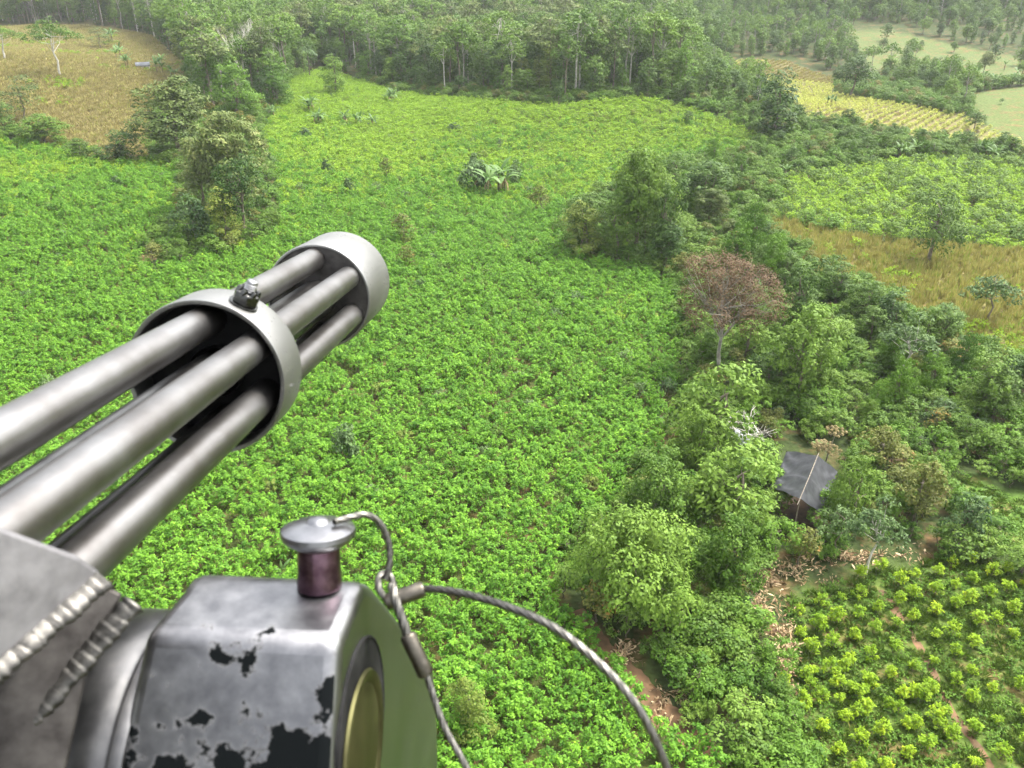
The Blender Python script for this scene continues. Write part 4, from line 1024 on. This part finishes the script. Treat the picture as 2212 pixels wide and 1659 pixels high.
# barrels: find the turn that puts three barrels where they enter the muzzle clamp
best = None
for ph in np.linspace(0, math.pi / 3, 121):
    for rp in (.030, .031, .032, .033, .034):
        e = 0
        for (X_, Y_) in ((681.5, 561.8), (754.3, 600), (764.7, 676)):
            bb = 1e9
            for k in range(6):
                a = ph + k * math.pi / 3; p = gpt(.703) + rp * (math.cos(a) * u_ + math.sin(a) * v_)
                bb = min(bb, (CX + FPX * p[0] / -p[2] - X_) ** 2 + (CY - FPX * p[1] / -p[2] - Y_) ** 2)
            e += bb
        if best is None or e < best[0]: best = (e, ph, rp)
print('barrel fit', best)
PH, RP, RB = best[1], best[2], .0094
for k in range(6):
    a = PH + k * math.pi / 3; off = RP * (math.cos(a) * u_ + math.sin(a) * v_)
    part('barrel', lathe(gpt(.13) + off, GD, [(0, RB * 1.12), (tt(.30), RB * 1.1), (tt(.48), RB), (tt(.71), RB), (tt(.774), RB), (tt(.776), RB * .9), (tt(.776), RB * .5), (tt(.75), RB * .45)], 40), 'barrel', gun, g0)
k_ = 1.059
rg_ = part('barrel_ring', lathe(gpt(.13), GD, [(tt(.4875), RR * k_ * .945), (tt(.487), RR * k_ * .97), (tt(.487), RR * k_ * .992), (tt(.4885), RR * k_), (tt(.5165), RR * k_), (tt(.5177), RR * k_ * .992), (tt(.5177), RR * k_ * .9), (tt(.5165), RR * k_ * .93), (tt(.4885), RR * k_ * .93), (tt(.4875), RR * k_ * .945)], 96), 'clamp', gun, g0)
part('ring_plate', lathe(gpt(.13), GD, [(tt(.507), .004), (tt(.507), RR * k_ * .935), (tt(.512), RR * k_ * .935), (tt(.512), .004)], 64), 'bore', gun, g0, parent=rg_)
mz_ = part('muzzle_clamp', lathe(gpt(.13), GD, [(tt(.7045), RR * .95), (tt(.703), RR * .955), (tt(.703), RR * .985), (tt(.7045), RR), (tt(.7765), RR), (tt(.778), RR * .985), (tt(.778), RR * .93), (tt(.76), RR * .92), (tt(.7045), RR * .94)], 96), 'clamp', gun, g0)
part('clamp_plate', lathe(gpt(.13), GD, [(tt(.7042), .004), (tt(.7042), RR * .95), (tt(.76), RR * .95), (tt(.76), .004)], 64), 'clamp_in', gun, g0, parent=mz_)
part('spindle', lathe(gpt(.13), GD, [(tt(.5), .0155), (tt(.70), .0155), (tt(.708), .0135)], 40), 'shaft', gun, g0)
part('spindle', lathe(gpt(.13), GD, [(tt(.13), .013), (tt(.505), .013)], 32), 'shaft', gun, g0)
part('housing', lathe(gpt(.13), GD, [(-.16, .0), (-.16, .05), (-.15, .056), (.0, .056), (.012, .052), (.012, .0)], 48), 'flange', gun, g0)
# bolt on the ring: washer, castle nut, threaded stud
bpx = pc(540, 662, .502); rel = bpx - gpt(.502); rel = rel - d_ * np.dot(rel, d_); rad = unit(rel[None])[0]
# the bolt stands where the ring's outside passes under it
bb = gpt(.4995) + rad * RR * k_
def prism(o, d, prof, k, tw=0.0):
    d, u, v = frame(d); a = np.arange(k) * 2 * math.pi / k + tw; ring = np.cos(a)[:, None] * u + np.sin(a)[:, None] * v
    V = np.concatenate([o + d * t + ring * r for t, r in prof]); n = len(prof); i0 = np.arange(n - 1)[:, None] * k; j = np.arange(k)[None]
    return V, np.stack([i0 + j, i0 + k + j, i0 + k + (j + 1) % k, i0 + (j + 1) % k], -1).reshape(-1, 4)
bolt = empty('bolt'); bolt.parent = gun
part('washer', lathe(bb, rad, [(-.002, .0085), (.0012, .0085), (.0014, .008), (.0014, .003)], 32), 'nut', gun, g0, parent=bolt)
part('nut', prism(bb, rad, [(.0012, .0074), (.0016, .0079), (.0075, .0079), (.0086, .0068), (.0088, .003)], 6, .3), 'nut', gun, g0, smooth=False, bevel=.0008, parent=bolt)
d6, u6, v6 = frame(rad)
for k in range(6):
    a = k * math.pi / 3 + .3 + math.pi / 6; c_ = bb + (u6 * math.cos(a) + v6 * math.sin(a)) * .0052
    part('castle_tooth', lathe(c_, rad, [(.007, .0019), (.0098, .0019), (.0108, .0012), (.011, .0)], 12), 'nut', gun, g0, parent=bolt)
prof = [(.006, .0034)]
for k in range(4): prof += [(.0095 + k * .0013, .0036), (.0101 + k * .0013, .003)]
prof += [(.0148, .0034), (.0158, .003), (.0163, .0018), (.0165, 0)]
part('stud', lathe(bb, rad, prof, 24), 'stud', gun, g0, parent=bolt)
tag(gun, 'six-barrelled steel rotary gun pointing out over the field', 'gun')

# ---- mount
mount, m0 = rig('gun_mount', pc(520, 1500, .31))
FRt, FRb = pc(734, 1384, .300), pc(714, 1800, .288)
e_ = unit((FRt - FRb)[None])[0]; w_ = GD / GL; nr_ = np.cross(w_, e_)
def on_right(px, py):
    r = pc(px, py, 1.0); t = np.dot(FRt, nr_) / np.dot(r, nr_); return r * t
prof_px = [(734, 1384), (770, 1298), (787, 1256), (806, 1262), (840, 1302), (871, 1344), (906, 1392), (938, 1440), (946, 1560), (950, 1800), (712, 1800)]
Rp = np.array([on_right(*p) for p in prof_px])
left = pc(317, 1364, .300) - FRt
Lp = Rp + left; n = len(Rp)
Lp[-1] += np.array([-.010, 0, 0]); Lp[0] += np.array([-.001, 0, 0])
Lp = Lp + np.array([0, 0, 0])
inner = Lp + left * .06
V = np.concatenate([Rp, Lp]); Fq = np.array([(i, (i + 1) % n, n + (i + 1) % n, n + i) for i in range(n)])
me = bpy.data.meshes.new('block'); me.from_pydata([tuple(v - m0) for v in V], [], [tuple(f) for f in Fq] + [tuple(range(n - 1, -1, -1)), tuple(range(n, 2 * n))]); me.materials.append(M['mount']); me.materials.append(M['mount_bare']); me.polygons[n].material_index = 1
for i_ in (3, 4, 5, 6, 7, 8): me.polygons[i_].material_index = 1
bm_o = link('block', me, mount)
import bmesh
bmx = bmesh.new(); bmx.from_mesh(me); bmesh.ops.recalc_face_normals(bmx, faces=bmx.faces[:]); bmx.to_mesh(me); bmx.free()
bv = bm_o.modifiers.new('bevel', 'BEVEL'); bv.width = .0055; bv.segments = 4; bv.limit_method = 'ANGLE'; bv.angle_limit = R(28)
for f in me.polygons: f.use_smooth = True
try: me.set_sharp_from_angle(angle=R(50))
except Exception: pass
bm_o['label'] = 'grey block with flaked black paint'
# bore in the right face: flat black disc paints its shaded inside; brass bushing
bc = on_right(781, 1575); br = np.linalg.norm(on_right(793, 1372) - bc) * .98; print('bore', br)
nR = nr_ if np.dot(nr_, -left) > 0 else -nr_
part('bore', lathe(bc, nR, [(.0006, 0), (.0006, br * .985), (.0012, br), (.0009, br * 1.02), (-.002, br * 1.03)], 64), 'bore', mount, m0, parent=bm_o)
part('bushing', lathe(bc - e_ * br * .2, nR, [(.001, br * .70), (.0016, br * .72), (.0024, br * .78), (.0024, br * .84), (.0012, br * .86)], 64), 'brass', mount, m0, parent=bm_o)
part('bushing_cap', lathe(bc - e_ * br * .2, nR, [(.0012, br * .7), (.0018, br * .66), (.0018, 0)], 64), 'brass', mount, m0, parent=bm_o)
# flange disc left of the block
fc = on_right(795, 1640) + left * 1.0; fr = .0555; ax = unit(left[None])[0]
part('flange', lathe(fc, ax, [(.008, fr * .5), (.008, fr * .985), (.0095, fr), (.0125, fr), (.0135, fr * .985), (.0145, fr * .985), (.016, fr * 1.0), (.030, fr * 1.0), (.032, fr * .98), (.032, fr * .3)], 96), 'flange', mount, m0)
part('hub', lathe(fc, ax, [(-.004, fr * .8), (.010, fr * .8)], 64), 'bore', mount, m0)  # black colour paints the shade in the gap between flange and block
# welded plate over the rear of the barrels
def slab(px, thick, mat, name, bev=.0015):
    T = np.array([pc(*p[:3]) for p in px]); nn = np.zeros(3)
    for i in range(len(T)): nn += np.cross(T[i] - T.mean(0), T[(i + 1) % len(T)] - T.mean(0))
    nn = unit(nn[None])[0]
    if nn[2] < 0: nn = -nn
    k3 = [i for i in range(len(px)) if len(px[i]) == 4]
    nn = unit(np.cross(T[k3[1]] - T[k3[0]], T[k3[2]] - T[k3[0]])[None])[0]; nn = nn if nn[2] > 0 else -nn
    T = np.array([t * (np.dot(T[k3[0]], nn) / np.dot(t, nn)) for t in T])
    Bt = T - nn * thick; n = len(T); me = bpy.data.meshes.new(name)
    me.from_pydata([tuple(v - m0) for v in np.concatenate([T, Bt])], [], [tuple(range(n)), tuple(range(2 * n - 1, n - 1, -1))] + [(i, n + i, n + (i + 1) % n, (i + 1) % n) for i in range(n)])
    bmx = bmesh.new(); bmx.from_mesh(me); bmesh.ops.recalc_face_normals(bmx, faces=bmx.faces[:]); bmx.to_mesh(me); bmx.free()
    me.materials.append(M[mat]); o = link(name, me, mount)
    b = o.modifiers.new('bevel', 'BEVEL'); b.width = bev; b.segments = 3
    return o
slab([(-160, 1077, .262), (0, 1137, .236, 1), (170, 1200, .272), (222, 1236, .262, 1), (205, 1262, .270), (0, 1432, .234, 1), (-160, 1565, .24)], .006, 'plate', 'top_plate')
slab([(205, 1252, .288), (268, 1282, .294, 1), (195, 1430, .285), (95, 1900, .262, 1), (-160, 1900, .245), (-160, 1570, .25), (0, 1400, .27, 1)], .008, 'web', 'web_plate')
def bead(a, b, r, name, n=26, seed=1):
    a, b = np.array(a), np.array(b); L_ = np.linalg.norm(b - a); k = 12; m = n * 6; rng = np.random.default_rng(seed)
    t = np.linspace(0, 1, m); fr_ = (t * n) % 1.0
    rad = r * (.80 + .26 * (1 - fr_) ** .5) * (1 + .08 * np.sin(t * 23 + seed)); rad[0] *= .6; rad[-1] *= .6
    j = np.repeat(rng.normal(0, r * .025, (n + 1, 3)), 6, axis=0)[:m]
    V, F = tube(a + (b - a) * t[:, None] + j, rad, k); q = unit((b - a)[None])[0]; nn = np.array([.1, .35, .93]); nn = unit((nn - q * np.dot(nn, q))[None])[0]
    h_ = (V - a) @ nn; return V - np.outer(h_ * .62, nn), F
V, F = bead(pc(222, 1248, .2612), pc(-60, 1484, .2285), .0046, 'w', 15); part('weld_bead', (V, F), 'weld', mount, m0, auto=60)
V, F = bead(pc(290, 1300, .2925), pc(60, 1560, .271), .0042, 'w', 13, 2); part('weld_bead', (V, F), 'weld', mount, m0, auto=60)
tag(mount, 'worn grey steel mount with flaking black paint holding the gun', 'gun mount')

# ---- release pin
up_ = unit(np.array([[.02, .98, .2]]))[0]
pb = pc(690, 1246, .330); pin, p0 = rig('release_pin', pb)
hl = .0168
part('shank', lathe(pb, up_, [(-.004, .0088), (.0, .0088), (.002, .0084), (hl - .003, .0084), (hl, .0075)], 40), 'pinshank', pin, p0)
part('pin_head', lathe(pb, up_, [(hl - .003, .0), (hl - .0035, .0088), (hl - .0025, .0105), (hl - .0005, .0135), (hl + .0015, .0146), (hl + .0035, .0143), (hl + .0048, .0115), (hl + .0058, .0075), (hl + .0064, .0048), (hl + .0074, .0040), (hl + .0082, .0026), (hl + .0085, 0)], 56), 'pinhead', pin, p0)
tag(pin, 'silver mushroom-headed release pin with a purplish shank on the mount', 'pin')

# ---- wire lanyards
def catmull(P_, m=14):
    P_ = np.asarray(P_, float); P_ = np.concatenate([[2 * P_[0] - P_[1]], P_, [2 * P_[-1] - P_[-2]]]); out = []
    for i in range(1, len(P_) - 2):
        for t in np.linspace(0, 1, m, endpoint=False):
            a, b, c, d = P_[i - 1:i + 3]; out.append(.5 * ((2 * b) + (c - a) * t + (2 * a - 5 * b + 4 * c - d) * t * t + (3 * b - a - 3 * c + d) * t ** 3))
    out.append(P_[-2]); return np.array(out)
def wire(pts, r, pitch=.010, k=24):
    """stranded wire: six lobes that turn along the length"""
    c = catmull(pts, 40); s = np.concatenate([[0], np.cumsum(np.linalg.norm(np.diff(c, axis=0), axis=1))])
    n = max(40, int(s[-1] / .0009)); q = np.linspace(0, s[-1], n); c = np.stack([np.interp(q, s, c[:, i]) for i in range(3)], 1)
    tan = unit(np.gradient(c, axis=0)); u = unit(np.cross(tan[0], [0.3, .1, 1.0])[None])[0]; V = []
    a = np.arange(k) * 2 * math.pi / k
    for i in range(n):
        u = unit((u - tan[i] * np.dot(u, tan[i]))[None])[0]; v = np.cross(tan[i], u); rr = r * (1 + .17 * np.cos(6 * (a - q[i] / pitch * 2)))
        V.append(c[i] + rr[:, None] * (np.cos(a)[:, None] * u + np.sin(a)[:, None] * v))
    i0 = np.arange(n - 1)[:, None] * k; j = np.arange(k)[None]
    return np.concatenate(V), np.stack([i0 + j, i0 + (j + 1) % k, i0 + k + (j + 1) % k, i0 + k + j], -1).reshape(-1, 4)
def ferrule(a, b, r):
    a, b = np.array(a), np.array(b); L_ = np.linalg.norm(b - a)
    return lathe(a, b - a, [(-.0002, 0), (0, r * .85), (L_ * .06, r), (L_ * .3, r * 1.03), (L_ * .6, r * .98), (L_ * .94, r), (L_, r * .85), (L_ + .0002, 0)], 28)
w1, q0 = rig('wire_lanyard', pc(835, 1300, .335))
part('wire', wire([pc(915, 1272, .336), pc(955, 1274, .330), pc(1010, 1284, .321), pc(1100, 1312, .306), pc(1200, 1358, .294), pc(1300, 1438, .286), pc(1375, 1525, .282), pc(1425, 1620, .282), pc(1450, 1700, .283), pc(1462, 1820, .286)], .00135), 'wire', w1, q0, auto=180)
part('ferrule', ferrule(pc(833, 1301, .334), pc(916, 1272, .336), .0033), 'ferrule', w1, q0)
part('wire_eye', wire([pc(838, 1298, .334), pc(820, 1275, .334), pc(818, 1248, .336), pc(832, 1238, .338), pc(846, 1250, .338), pc(850, 1278, .337), pc(846, 1300, .335)], .0013), 'wire', w1, q0, auto=180)
tag(w1, 'long twisted wire lanyard arching down to the right of the mount', 'wire')
w2, q0 = rig('wire_lanyard', pc(850, 1290, .338))
part('wire', wire([pc(846, 1262, .3345), pc(856, 1300, .331), pc(870, 1342, .330), pc(885, 1385, .330)], .0017), 'wire', w2, q0, auto=180)
part('wire', wire([pc(918, 1448, .330), pc(932, 1490, .329), pc(960, 1570, .326), pc(1010, 1662, .322), pc(1080, 1800, .32)], .0012), 'wire', w2, q0, auto=180)
part('ferrule', ferrule(pc(880, 1370, .330), pc(921, 1458, .330), .0033), 'ferrule', w2, q0)
tag(w2, 'short thin wire with a dark sleeve hanging down beside the mount', 'wire')
w3, q0 = rig('wire_lanyard', pc(750, 1122, .33))
part('wire', wire([pc(722, 1128, .322), pc(752, 1119, .327), pc(790, 1112, .331), pc(822, 1132, .335), pc(840, 1175, .337), pc(841, 1220, .337), pc(833, 1252, .3365)], .0012), 'wire', w3, q0, auto=180)
tag(w3, 'small wire loop joined to the head of the release pin', 'wire')
# ------------------------------------------------------------------ haze in the air
hz = bpy.data.meshes.new('haze'); a_ = 3800
hz.from_pydata([(x, y, z) for z in (-8, 130) for x, y in ((-a_, -a_), (a_, -a_), (a_, a_), (-a_, a_))], [], [(3, 2, 1, 0), (4, 5, 6, 7), (0, 1, 5, 4), (1, 2, 6, 5), (2, 3, 7, 6), (3, 0, 4, 7)])
hm = bpy.data.materials.new('haze_air'); hm.use_nodes = True; hn = hm.node_tree.nodes; hn.remove(hn['Principled BSDF'])
pv = hn.new('ShaderNodeVolumePrincipled'); pv.inputs['Color'].default_value = (.93, .96, 1, 1); pv.inputs['Density'].default_value = .00013; pv.inputs['Anisotropy'].default_value = .2
hm.node_tree.links.new(pv.outputs[0], hn['Material Output'].inputs['Volume']); hz.materials.append(hm)
tag(link('haze', hz), 'thin pale haze in the air', kind='stuff')
nt_ = sum(len(m.polygons) * 2 for m in bpy.data.meshes); print('TRIS', nt_)
